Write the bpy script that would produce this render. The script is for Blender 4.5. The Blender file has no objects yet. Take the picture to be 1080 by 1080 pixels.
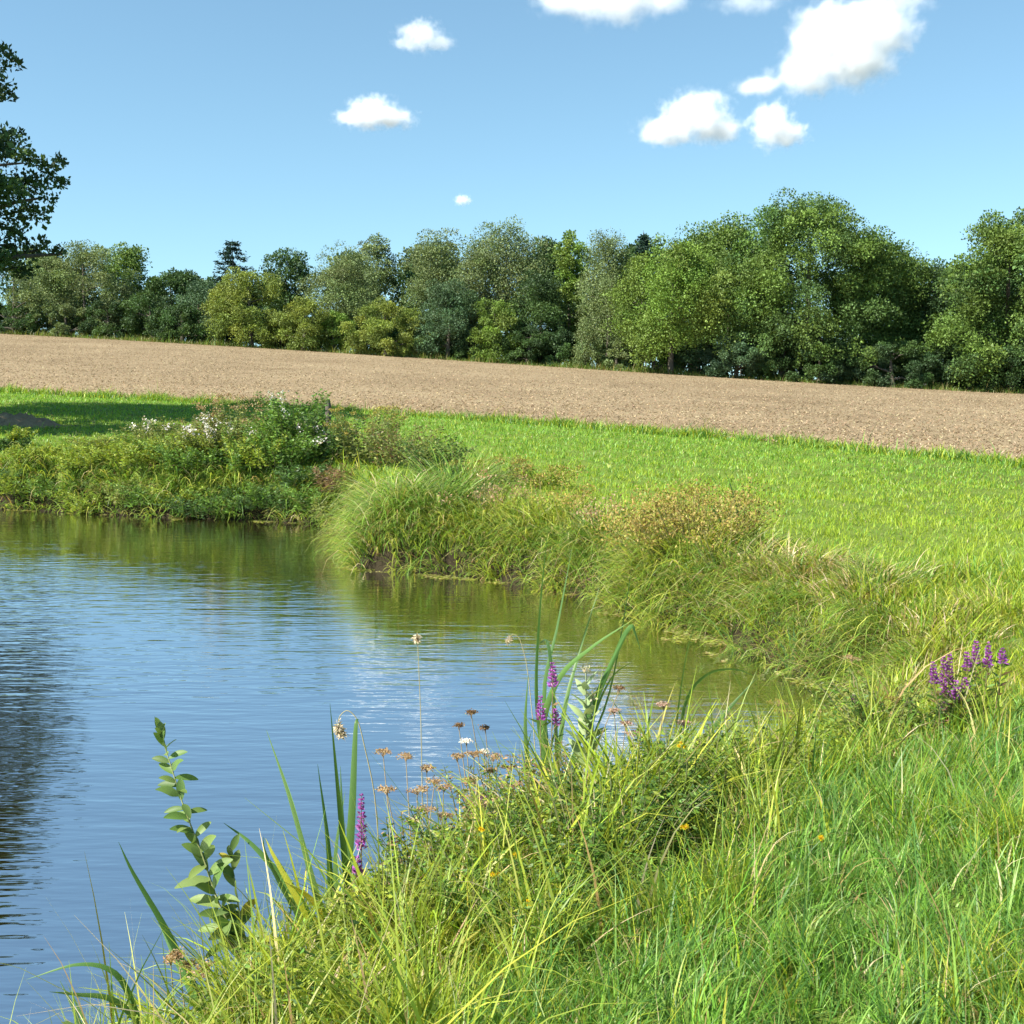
import bpy, math
import numpy as np
from mathutils import Vector

S = bpy.context.scene
RG = np.random.default_rng(11)
PI = math.pi

# ---------------------------------------------------------------- camera
F = 1300.0                       # focal length in pixels of the 1080 px square photograph
PITCH = math.atan(140 / F)
CH = 2.7                         # camera height over the water
CP, SP = math.cos(PITCH), math.sin(PITCH)
cam_d = bpy.data.cameras.new('camera')
cam = bpy.data.objects.new('camera', cam_d)
S.collection.objects.link(cam)
cam.location = (0, 0, CH)
cam.rotation_euler = (PI / 2 - PITCH, 0, 0)
cam_d.sensor_width = 36
cam_d.lens = 36 * F / 1080
cam_d.clip_start = 0.05
cam_d.clip_end = 9000
S.camera = cam

# ---------------------------------------------------------------- light
SUN = Vector((-0.76, -0.42, 0.86)).normalized()      # towards the sun: left, a little behind
EL = math.asin(SUN.z)
AZ = math.atan2(SUN.x, SUN.y)
w = bpy.data.worlds.new('World')
S.world = w
w.use_nodes = True
nt = w.node_tree
sky = nt.nodes.new('ShaderNodeTexSky')
sky.sky_type = 'NISHITA'
sky.sun_disc = False
sky.sun_elevation = EL
sky.sun_rotation = AZ
sky.altitude = 100
sky.air_density = 1.0
sky.dust_density = 0.05
sky.ozone_density = 2.8
bg = nt.nodes['Background']
bg.inputs['Strength'].default_value = 0.084
tc = nt.nodes.new('ShaderNodeTexCoord')
va = nt.nodes.new('ShaderNodeVectorMath')
va.operation = 'ADD'
va.inputs[1].default_value = (0, 0, 0.085)
vn = nt.nodes.new('ShaderNodeVectorMath')
vn.operation = 'NORMALIZE'
nt.links.new(tc.outputs['Generated'], va.inputs[0])
nt.links.new(va.outputs[0], vn.inputs[0])
nt.links.new(vn.outputs[0], sky.inputs['Vector'])
hue = nt.nodes.new('ShaderNodeMixRGB')          # a slightly cyan summer sky
hue.blend_type = 'MULTIPLY'
hue.inputs[0].default_value = 1
hue.inputs[2].default_value = (1.04, 1.17, 1.02, 1)
nt.links.new(sky.outputs[0], hue.inputs[1])
nt.links.new(hue.outputs[0], bg.inputs[0])
sd_ = bpy.data.lights.new('sun', 'SUN')
sd_.energy = 5.0
sd_.angle = math.radians(0.5)
sd_.color = (1.0, 0.95, 0.86)
sun = bpy.data.objects.new('sun', sd_)
S.collection.objects.link(sun)
sun.rotation_euler = SUN.to_track_quat('Z', 'Y').to_euler()
S.view_settings.view_transform = 'Standard'
S.view_settings.look = 'None'
S.view_settings.exposure = 1.25
S.view_settings.gamma = 1
cy = S.cycles
cy.max_bounces = 10
cy.diffuse_bounces = 3
cy.glossy_bounces = 3
cy.transmission_bounces = 4
cy.volume_bounces = 20
cy.transparent_max_bounces = 8
cy.use_denoising = True
cy.volume_step_rate = 1.0


# ---------------------------------------------------------------- helpers
def at(px, py, Y):
    """world point at forward distance Y seen at photograph pixel (px, py)"""
    a = (np.asarray(px, float) - 540) / F
    b = (540 - np.asarray(py, float)) / F
    s = Y / (CP + b * SP)
    return np.stack(np.broadcast_arrays(a * s, Y + 0 * s, CH + (-SP + b * CP) * s), -1)


def atz(px, py, z):
    b = (540 - py) / F
    dz = -SP + b * CP
    s = (z - CH) / dz
    return ((px - 540) / F * s, (CP + b * SP) * s)


def srgb(r, g, b):
    f = lambda c: ((c / 255 + 0.055) / 1.055) ** 2.4 if c > 10 else c / 255 / 12.92
    return np.array([f(r), f(g), f(b)])


def noise2(x, y, sc, seed=0, octv=3):
    """smooth pseudo noise from sines, about -1..1"""
    r = np.random.default_rng(1000 + seed)
    o = np.zeros(np.broadcast(x, y).shape)
    amp, tot = 1.0, 0.0
    k = 2 * PI / sc
    for i in range(octv):
        for j in range(4):
            a, p = r.uniform(0, 2 * PI, 2)
            kk = k * r.uniform(0.7, 1.4)
            o = o + amp * np.sin(kk * (math.cos(a) * x + math.sin(a) * y) + p + 1.3 * np.sin(0.6 * kk * (math.sin(a) * x - math.cos(a) * y) + a))
        tot += amp * 2.0
        amp *= 0.55
        k *= 2.1
    return o / tot


class MB:
    def __init__(self):
        self.V, self.Q, self.C, self.n = [], [], [], 0

    def add(self, V, Q, C):
        V = np.asarray(V, float).reshape(-1, 3)
        self.V.append(V)
        self.Q.append(np.asarray(Q, np.int64).reshape(-1, 4) + self.n)
        C = np.asarray(C, float)
        if C.ndim == 1:
            C = np.broadcast_to(C, (len(V), 3))
        self.C.append(C.reshape(-1, 3))
        self.n += len(V)

    def build(self, name, mat, parent=None, smooth=False, origin=None):
        if not self.V:
            return None
        V = np.concatenate(self.V)
        Q = np.concatenate(self.Q)
        C = np.concatenate(self.C)
        if origin is not None:
            V = V - np.asarray(origin)
        me = bpy.data.meshes.new(name)
        me.vertices.add(len(V))
        me.vertices.foreach_set('co', V.astype(np.float32).ravel())
        me.loops.add(len(Q) * 4)
        me.loops.foreach_set('vertex_index', Q.astype(np.int32).ravel())
        me.polygons.add(len(Q))
        me.polygons.foreach_set('loop_start', np.arange(0, len(Q) * 4, 4, dtype=np.int32))
        me.polygons.foreach_set('loop_total', np.full(len(Q), 4, np.int32))
        if smooth:
            me.polygons.foreach_set('use_smooth', np.ones(len(Q), bool))
        ca = me.attributes.new('Col', 'FLOAT_COLOR', 'POINT')
        ca.data.foreach_set('color', np.concatenate([np.clip(C, 0.001, 1), np.ones((len(C), 1))], 1).astype(np.float32).ravel())
        me.update(calc_edges=True)
        me.materials.append(mat)
        o = bpy.data.objects.new(name, me)
        S.collection.objects.link(o)
        if origin is not None and parent is None:
            o.location = origin
        if parent is not None:
            o.parent = parent
        return o


def tag(o, label=None, cat=None, group=None, kind=None):
    for k, v in (('label', label), ('category', cat), ('group', group), ('kind', kind)):
        if v:
            o[k] = v
    return o


def thing(name, loc, label, cat, group=None):
    o = bpy.data.objects.new(name, None)
    o.empty_display_size = 0.1
    S.collection.objects.link(o)
    o.location = loc
    return tag(o, label, cat, group)


def nrm(a):
    return a / np.maximum(np.linalg.norm(a, axis=-1, keepdims=True), 1e-9)


def blades(mb, base, L, W, az, th0, th1, col, nseg=3, tipcol=None, twist=None, prof=0.75, rng=RG):
    """ribbon leaves: base (N,3), length, width, azimuth of lean, start and end angle from vertical"""
    N = len(base)
    if N == 0:
        return
    L, W, az, th0, th1 = (np.broadcast_to(np.asarray(q, float), (N,)) for q in (L, W, az, th0, th1))
    col = np.broadcast_to(np.asarray(col, float), (N, 3))
    wa = az + PI / 2 + (rng.normal(0, 0.9, N) if twist is None else twist)
    wd = np.stack([np.cos(wa), np.sin(wa), np.zeros(N)], -1)
    P = base.copy()
    V = np.zeros((N, nseg + 1, 2, 3))
    C = np.zeros((N, nseg + 1, 2, 3))
    for i in range(nseg + 1):
        s = i / nseg
        wp = W * (0.75 + 0.5 * s if s < 0.4 else 1.0) * max(1 - s, 0.0) ** prof if s > 0.35 else W * (0.7 + 0.6 * s)
        wp = np.maximum(wp, W * 0.06)
        V[:, i, 0] = P - wd * wp[:, None] * 0.5
        V[:, i, 1] = P + wd * wp[:, None] * 0.5
        c = col if tipcol is None else col * (1 - s ** 2) + np.asarray(tipcol) * s ** 2
        C[:, i] = c[:, None, :]
        th = th0 + (th1 - th0) * ((i + 0.5) / nseg) ** 1.2
        d = np.stack([np.sin(th) * np.cos(az), np.sin(th) * np.sin(az), np.cos(th)], -1)
        P = P + d * (L / nseg)[:, None]
    k = np.arange(N)[:, None] * (nseg + 1) * 2 + np.arange(nseg)[None, :] * 2
    Q = np.stack([k, k + 1, k + 3, k + 2], -1).reshape(-1, 4)
    mb.add(V.reshape(-1, 3), Q, C.reshape(-1, 3))


def leaves(mb, P, D, L, W, col, fold=0.12, rng=RG, side=None):
    """folded diamond leaves"""
    N = len(P)
    if N == 0:
        return
    L = np.broadcast_to(np.asarray(L, float), (N,))[:, None]
    W = np.broadcast_to(np.asarray(W, float), (N,))[:, None]
    D = nrm(D)
    sd = nrm(np.cross(D, rng.normal(0, 1, (N, 3)))) if side is None else side
    nn = np.cross(sd, D)
    V = np.stack([P, P + D * L * 0.42 + sd * W * 0.5 + nn * W * fold, P + D * L, P + D * L * 0.42 - sd * W * 0.5 + nn * W * fold], 1)
    Q = np.arange(N * 4).reshape(N, 4)
    col = np.broadcast_to(np.asarray(col, float), (N, 3))
    mb.add(V.reshape(-1, 3), Q, np.repeat(col, 4, 0))


def tube(mb, P, rad, col, sides=6):
    P = np.asarray(P, float)
    n = len(P)
    rad = np.broadcast_to(np.asarray(rad, float), (n,))
    T = nrm(np.gradient(P, axis=0))
    ref = np.array([0.31, 0.95, 0.05])
    A = nrm(np.cross(T, ref))
    B = np.cross(T, A)
    a = np.arange(sides) / sides * 2 * PI
    V = P[:, None] + rad[:, None, None] * (np.cos(a)[None, :, None] * A[:, None] + np.sin(a)[None, :, None] * B[:, None])
    i = np.arange(n - 1)[:, None] * sides
    j = np.arange(sides)[None, :]
    j2 = (j + 1) % sides
    Q = np.stack([i + j, i + j2, i + sides + j2, i + sides + j], -1).reshape(-1, 4)
    mb.add(V.reshape(-1, 3), Q, col)


def ribbon(mb, P, Wd, col, facing=None, roll=0.0, tipcol=None, closed_tip=True):
    """a leaf along a 3-D path, three points across with a shallow keel"""
    P = np.asarray(P, float)
    t = np.linspace(0, 1, len(P))
    tt = np.linspace(0, 1, max(10, 4 * len(P)))
    # smooth path: Catmull-Rom through the points
    Pp = np.vstack([2 * P[0] - P[1], P, 2 * P[-1] - P[-2]])
    out = []
    for s in tt:
        u = s * (len(P) - 1)
        i = min(int(u), len(P) - 2)
        f = u - i
        a, b, c, d = Pp[i], Pp[i + 1], Pp[i + 2], Pp[i + 3]
        out.append(0.5 * (2 * b + (c - a) * f + (2 * a - 5 * b + 4 * c - d) * f * f + (-a + 3 * b - 3 * c + d) * f ** 3))
    P = np.array(out)
    n = len(P)
    T = nrm(np.gradient(P, axis=0))
    fc = np.array([0.25, -1.0, 0.15]) if facing is None else np.asarray(facing, float)
    sdv = nrm(np.cross(T, fc))
    fc2 = nrm(np.cross(sdv, T))
    ang = roll + np.linspace(0, 0.5, n) * (1 if roll >= 0 else -1)
    sdv = sdv * np.cos(ang)[:, None] + fc2 * np.sin(ang)[:, None]
    up = np.cross(sdv, T)
    wprof = np.where(tt < 0.3, 0.7 + tt, 1.0) * np.clip((1 - tt) / 0.55, 0, 1) ** 0.8
    if not closed_tip:
        wprof = np.where(tt < 0.3, 0.7 + tt, 1.0)
    wv = np.maximum(Wd * wprof, Wd * 0.05)[:, None] * 0.5
    V = np.stack([P - sdv * wv, P + up * wv * 0.25, P + sdv * wv], 1)
    k = np.arange(n - 1)[:, None] * 3 + np.arange(2)[None, :]
    Q = np.stack([k, k + 1, k + 4, k + 3], -1).reshape(-1, 4)
    c = np.broadcast_to(np.asarray(col, float), (n, 3)).copy()
    if tipcol is not None:
        c = c * (1 - tt[:, None] ** 3) + np.asarray(tipcol) * tt[:, None] ** 3
    mb.add(V.reshape(-1, 3), Q, np.repeat(c, 3, 0))


def pal(n, cols, wts=None, jit=0.18, rng=RG):
    cols = np.asarray(cols, float)
    wts = np.ones(len(cols)) if wts is None else np.asarray(wts, float)
    i = rng.choice(len(cols), n, p=wts / wts.sum())
    return cols[i] * np.exp(rng.normal(0, jit, (n, 1))) * np.exp(rng.normal(0, jit * 0.25, (n, 3)))


# ---------------------------------------------------------------- materials
def new_mat(name):
    m = bpy.data.materials.new(name)
    m.use_nodes = True
    return m, m.node_tree, m.node_tree.nodes['Principled BSDF'], m.node_tree.nodes['Material Output']


def foliage(name, trans=0.35, rough=0.5, spec=0.3):
    m, nt, b, out = new_mat(name)
    a = nt.nodes.new('ShaderNodeAttribute')
    a.attribute_name = 'Col'
    nt.links.new(a.outputs['Color'], b.inputs['Base Color'])
    b.inputs['Roughness'].default_value = rough
    b.inputs['Specular IOR Level'].default_value = spec
    if trans > 0:
        t = nt.nodes.new('ShaderNodeBsdfTranslucent')
        g = nt.nodes.new('ShaderNodeMixRGB')
        g.blend_type = 'MULTIPLY'
        g.inputs[0].default_value = 1
        g.inputs[2].default_value = (1.25, 1.15, 0.6, 1)
        nt.links.new(a.outputs['Color'], g.inputs[1])
        nt.links.new(g.outputs[0], t.inputs['Color'])
        mx = nt.nodes.new('ShaderNodeMixShader')
        mx.inputs[0].default_value = trans
        nt.links.new(b.outputs[0], mx.inputs[1])
        nt.links.new(t.outputs[0], mx.inputs[2])
        nt.links.new(mx.outputs[0], out.inputs[0])
    return m


M_grass = foliage('grass_blade', 0.42, 0.42, 0.3)
M_leaf = foliage('leaf', 0.3, 0.5, 0.3)
M_tree = foliage('tree_leaf', 0.25, 0.55, 0.25)
M_reed = foliage('reed_leaf', 0.35, 0.42, 0.3)
M_petal = foliage('petal', 0.35, 0.7, 0.1)
M_stem = foliage('stem', 0.0, 0.6, 0.25)
M_dry = foliage('dry_stuff', 0.15, 0.8, 0.15)


def bark_mat():
    m, nt, b, out = new_mat('bark')
    n = nt.nodes.new('ShaderNodeTexNoise')
    n.inputs['Scale'].default_value = 9
    n.inputs['Detail'].default_value = 8
    r = nt.nodes.new('ShaderNodeValToRGB')
    r.color_ramp.elements[0].color = (0.035, 0.028, 0.02, 1)
    r.color_ramp.elements[1].color = (0.15, 0.125, 0.095, 1)
    nt.links.new(n.outputs[0], r.inputs[0])
    nt.links.new(r.outputs[0], b.inputs['Base Color'])
    bp = nt.nodes.new('ShaderNodeBump')
    bp.inputs['Strength'].default_value = 0.8
    nt.links.new(n.outputs[0], bp.inputs['Height'])
    nt.links.new(bp.outputs[0], b.inputs['Normal'])
    b.inputs['Roughness'].default_value = 0.9
    return m


M_bark = bark_mat()


def ramp_mat(name, scales, stops, rough=0.95, bump=0.0, bscale=20):
    m, nt, b, out = new_mat(name)
    g = nt.nodes.new('ShaderNodeNewGeometry')
    prev = None
    for sc, wt in scales:
        n = nt.nodes.new('ShaderNodeTexNoise')
        n.inputs['Scale'].default_value = sc
        n.inputs['Detail'].default_value = 6
        n.inputs['Roughness'].default_value = 0.65
        nt.links.new(g.outputs['Position'], n.inputs['Vector'])
        mu = nt.nodes.new('ShaderNodeMath')
        mu.operation = 'MULTIPLY_ADD'
        mu.inputs[1].default_value = wt
        nt.links.new(n.outputs[0], mu.inputs[0])
        if prev is None:
            mu.inputs[2].default_value = 0
        else:
            nt.links.new(prev.outputs[0], mu.inputs[2])
        prev = mu
    r = nt.nodes.new('ShaderNodeValToRGB')
    while len(r.color_ramp.elements) < len(stops):
        r.color_ramp.elements.new(0.5)
    for e, (p, c) in zip(r.color_ramp.elements, stops):
        e.position = p
        e.color = (*c, 1)
    nt.links.new(prev.outputs[0], r.inputs[0])
    nt.links.new(r.outputs[0], b.inputs['Base Color'])
    b.inputs['Roughness'].default_value = rough
    b.inputs['Specular IOR Level'].default_value = 0.1
    if bump:
        n = nt.nodes.new('ShaderNodeTexNoise')
        n.inputs['Scale'].default_value = bscale
        n.inputs['Detail'].default_value = 5
        nt.links.new(g.outputs['Position'], n.inputs['Vector'])
        bp = nt.nodes.new('ShaderNodeBump')
        bp.inputs['Strength'].default_value = 1
        bp.inputs['Distance'].default_value = bump
        nt.links.new(n.outputs[0], bp.inputs['Height'])
        nt.links.new(bp.outputs[0], b.inputs['Normal'])
    return m


M_ground = ramp_mat('grassy_soil', [(1.2, 0.5), (14, 0.5)],
                    [(0.3, (0.07, 0.10, 0.02)), (0.5, (0.12, 0.17, 0.028)), (0.7, (0.17, 0.21, 0.045))], bump=0.03)
M_field = ramp_mat('stubble_soil', [(0.11, 0.42), (1.1, 0.25), (9, 0.33)],
                   [(0.30, (0.133, 0.096, 0.056)), (0.46, (0.201, 0.150, 0.087)), (0.56, (0.254, 0.195, 0.116)), (0.72, (0.329, 0.268, 0.165))],
                   bump=0.035, bscale=9)

_nt = M_ground.node_tree
_g = _nt.nodes.new('ShaderNodeNewGeometry')
_x = _nt.nodes.new('ShaderNodeSeparateXYZ')
_nt.links.new(_g.outputs['Position'], _x.inputs[0])
_r = _nt.nodes.new('ShaderNodeMapRange')
_r.inputs[1].default_value = 0.25
_r.inputs[2].default_value = 0.75
_nt.links.new(_x.outputs['Z'], _r.inputs[0])
_m = _nt.nodes.new('ShaderNodeMixRGB')
_m.inputs[1].default_value = (0.030, 0.024, 0.013, 1)
_b = _nt.nodes['Principled BSDF']
_src = _b.inputs['Base Color'].links[0].from_socket
_nt.links.new(_r.outputs[0], _m.inputs[0])
_nt.links.new(_src, _m.inputs[2])
_l = _nt.nodes.new('ShaderNodeVectorMath')          # the country beyond the wood is not meadow
_l.operation = 'LENGTH'
_nt.links.new(_g.outputs['Position'], _l.inputs[0])
_fr = _nt.nodes.new('ShaderNodeMapRange')
_fr.inputs[1].default_value = 120
_fr.inputs[2].default_value = 170
_nt.links.new(_l.outputs['Value'], _fr.inputs[0])
_m2 = _nt.nodes.new('ShaderNodeMixRGB')
_m2.inputs[2].default_value = (0.075, 0.075, 0.06, 1)
_nt.links.new(_fr.outputs[0], _m2.inputs[0])
_nt.links.new(_m.outputs[0], _m2.inputs[1])
_nt.links.new(_m2.outputs[0], _b.inputs['Base Color'])

# ---------------------------------------------------------------- terrain
pxs = np.array([-300, 0, 200, 400, 600, 800, 1080, 1400.])


def fit(py, Y):
    P = at(pxs, np.array(py, float), np.array(Y, float))
    t = P[:, 0] / P[:, 1]
    return np.polyfit(t, P[:, 1], 3), np.polyfit(t, P[:, 2], 3)


pLy, pLz = fit([402, 413, 424, 438, 452, 466, 491, 522], [58, 55, 52, 48, 43, 38, 30, 22])
pFy, pFz = fit([340, 353, 362, 375, 388, 402, 415, 424], [136, 132, 128, 124, 120, 116, 110, 105])

shore_px = [(-160, 531), (0, 536), (100, 541), (200, 546), (290, 549), (350, 553), (376, 562), (372, 585), (380, 599),
            (440, 603), (500, 607), (560, 616), (640, 634), (690, 655), (740, 668), (800, 690), (840, 706), (900, 724),
            (925, 746), (885, 778), (800, 818), (740, 836), (690, 845), (620, 885), (540, 930), (460, 975), (380, 1020), (290, 1075), (200, 1130), (100, 1200), (-20, 1290)]
POND = np.array([(-30, 28.0)] + [atz(x, y, 0) for x, y in shore_px] + [(-2.6, 1.5), (-3.6, -4), (-12, -9), (-34, -4), (-38, 14)])


def pond_sd(x, y):
    """signed distance to the waterline, negative over the pond"""
    x = np.asarray(x, float)
    y = np.asarray(y, float)
    sh = np.broadcast(x, y).shape
    x = np.broadcast_to(x, sh).ravel()
    y = np.broadcast_to(y, sh).ravel()
    d = np.full(x.shape, 60.0)
    m = (x > -60) & (x < 40) & (y > -40) & (y < 60)
    X, Y = x[m], y[m]
    best = np.full(X.shape, 1e9)
    ins = np.zeros(X.shape, bool)
    n = len(POND)
    for i in range(n):
        ax, ay = POND[i]
        bx, by = POND[(i + 1) % n]
        ex, ey = bx - ax, by - ay
        t = np.clip(((X - ax) * ex + (Y - ay) * ey) / (ex * ex + ey * ey), 0, 1)
        best = np.minimum(best, (X - ax - t * ex) ** 2 + (Y - ay - t * ey) ** 2)
        c = ((ay > Y) != (by > Y)) & (X < ex * (Y - ay) / (ey if ey else 1e-9) + ax)
        ins ^= c
    dd = np.sqrt(best)
    d[m] = np.where(ins, -dd, dd) + 0.10 * noise2(X, Y, 1.6, 3, 2)
    return d.reshape(sh)


def tt_of(x, y):
    return np.clip(x / np.maximum(y, 9.0), -0.75, 0.75)


def ground(x, y):
    x = np.asarray(x, float)
    y = np.asarray(y, float)
    t = tt_of(x, y)
    yl, zl, yf, zf = (np.polyval(p, t) for p in (pLy, pLz, pFy, pFz))
    f1 = np.clip((y - 8) / (yl - 8), 0, 1)
    z1 = 0.8 + (zl - 0.8) * f1
    f2 = np.clip((y - yl) / (yf - yl), 0, 1)
    z = np.where(y < yl, z1, zl + (zf - zl) * f2)
    z = z + 0.05 * noise2(x, y, 5, 5, 2) * np.clip(60 - y, 0, 40) / 40
    sd = pond_sd(x, y)
    near = np.clip((10.8 - y) / 2, 0, 1)                       # the near bank is gentler than the far one
    k = 0.28 + 0.85 * near
    bank = 1 - np.exp(-np.maximum(sd, 0) / k)
    zz = np.where(sd > 0, z * bank, np.maximum(sd * 0.55, -1.1))
    return zz


def grid_mesh(name, X, Y, Z, mat, smooth=True):
    ny, nx = X.shape
    mb = MB()
    i = np.arange(ny - 1)[:, None] * nx + np.arange(nx - 1)[None, :]
    Q = np.stack([i, i + 1, i + nx + 1, i + nx], -1).reshape(-1, 4)
    mb.add(np.stack([X, Y, Z], -1).reshape(-1, 3), Q, np.array([0.1, 0.1, 0.1]))
    return mb.build(name, mat, smooth=smooth)


gx = np.concatenate([-np.geomspace(3000, 26, 40), np.arange(-25, 25.01, 0.2), np.geomspace(26, 3000, 40)])
gy = np.concatenate([-np.geomspace(400, 5, 16), np.arange(-4, 32, 0.2), np.arange(32, 62, 0.6), np.arange(62, 140, 2.5), np.geomspace(142, 4000, 30)])
GX, GY = np.meshgrid(gx, gy)
tag(grid_mesh('ground', GX, GY, ground(GX, GY), M_ground), kind='structure')

# the stubble field: a sheet of clods laid on the slope
ft = np.linspace(-0.80, 0.80, 760)
fs = np.linspace(0, 1, 420) ** 1.35
FT, FS = np.meshgrid(ft, fs)
yl, yf = np.polyval(pLy, np.clip(FT, -.75, .75)), np.polyval(pFy, np.clip(FT, -.75, .75))
FY = yl + 0.25 * noise2(FT * 60, FT * 0, 6, 8) + (yf - yl) * FS
FX = FT * FY
FZ = ground(FX, FY) + 0.012
cl = 0.015 * noise2(FX, FY, 1.1, 21, 3) + 0.010 * noise2(FX, FY, 0.45, 22, 1) + RG.normal(0, 0.008, FX.shape)
cl += 0.012 * np.sin((FY - 0.35 * FX) * 2 * PI / 0.75 + 2 * noise2(FX, FY, 9, 23, 1))
edge = np.minimum(1, FS * 30) * np.minimum(1, (1 - FS) * 30)
FZ = FZ + (0.04 + cl) * edge
tag(grid_mesh('field', FX, FY, FZ, M_field, smooth=False), kind='structure')

# ---------------------------------------------------------------- water
m, nt, b, out = new_mat('pond_water')
b.inputs['Base Color'].default_value = (0.032, 0.025, 0.008, 1)
b.inputs['Roughness'].default_value = 0.03
b.inputs['IOR'].default_value = 1.8
b.inputs['Specular IOR Level'].default_value = 0.5
g = nt.nodes.new('ShaderNodeNewGeometry')


def mapped(scale, rot):
    mp = nt.nodes.new('ShaderNodeMapping')
    mp.inputs['Scale'].default_value = scale
    mp.inputs['Rotation'].default_value = (0, 0, rot)
    nt.links.new(g.outputs['Position'], mp.inputs['Vector'])
    return mp


def wnoise(scale, rot, detail, ns=1.0):
    n = nt.nodes.new('ShaderNodeTexNoise')
    n.inputs['Scale'].default_value = ns
    n.inputs['Detail'].default_value = detail
    nt.links.new(mapped(scale, rot).outputs[0], n.inputs['Vector'])
    return n


n1 = wnoise((2.6, 11.0, 1), math.radians(16), 2)        # small wind ripples, long across the pond
n2 = wnoise((0.9, 3.2, 1), math.radians(-6), 2)
n3 = wnoise((0.12, 0.25, 1), 0.2, 2)                   # gusts: where the ripple is strong
a1 = nt.nodes.new('ShaderNodeMath'); a1.operation = 'MULTIPLY_ADD'
a1.inputs[1].default_value = 1.6
nt.links.new(n2.outputs[0], a1.inputs[0]); nt.links.new(n1.outputs[0], a1.inputs[2])
gr = nt.nodes.new('ShaderNodeMapRange')
gr.inputs[1].default_value = 0.35; gr.inputs[2].default_value = 0.65
gr.inputs[3].default_value = 0.45; gr.inputs[4].default_value = 1.0
nt.links.new(n3.outputs[0], gr.inputs[0])
a2 = nt.nodes.new('ShaderNodeMath'); a2.operation = 'MULTIPLY'
nt.links.new(a1.outputs[0], a2.inputs[0]); nt.links.new(gr.outputs[0], a2.inputs[1])
bp = nt.nodes.new('ShaderNodeBump')
bp.inputs['Strength'].default_value = 1.0
bp.inputs['Distance'].default_value = 0.0074
nt.links.new(a2.outputs[0], bp.inputs['Height'])
nt.links.new(bp.outputs[0], b.inputs['Normal'])
gl = nt.nodes.new('ShaderNodeBsdfGlossy')
gl.inputs['Color'].default_value = (0.93, 0.96, 1.0, 1)
gl.inputs['Roughness'].default_value = 0.03
nt.links.new(bp.outputs[0], gl.inputs['Normal'])
mxw = nt.nodes.new('ShaderNodeMixShader')
mxw.inputs[0].default_value = 0.70
nt.links.new(b.outputs[0], mxw.inputs[1])
nt.links.new(gl.outputs[0], mxw.inputs[2])
nt.links.new(mxw.outputs[0], out.inputs[0])
M_water = m
wx, wy = np.meshgrid(np.linspace(-42, 6, 60), np.linspace(-12, 29, 60))
tag(grid_mesh('water', wx, wy, wx * 0, M_water), kind='structure')


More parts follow.
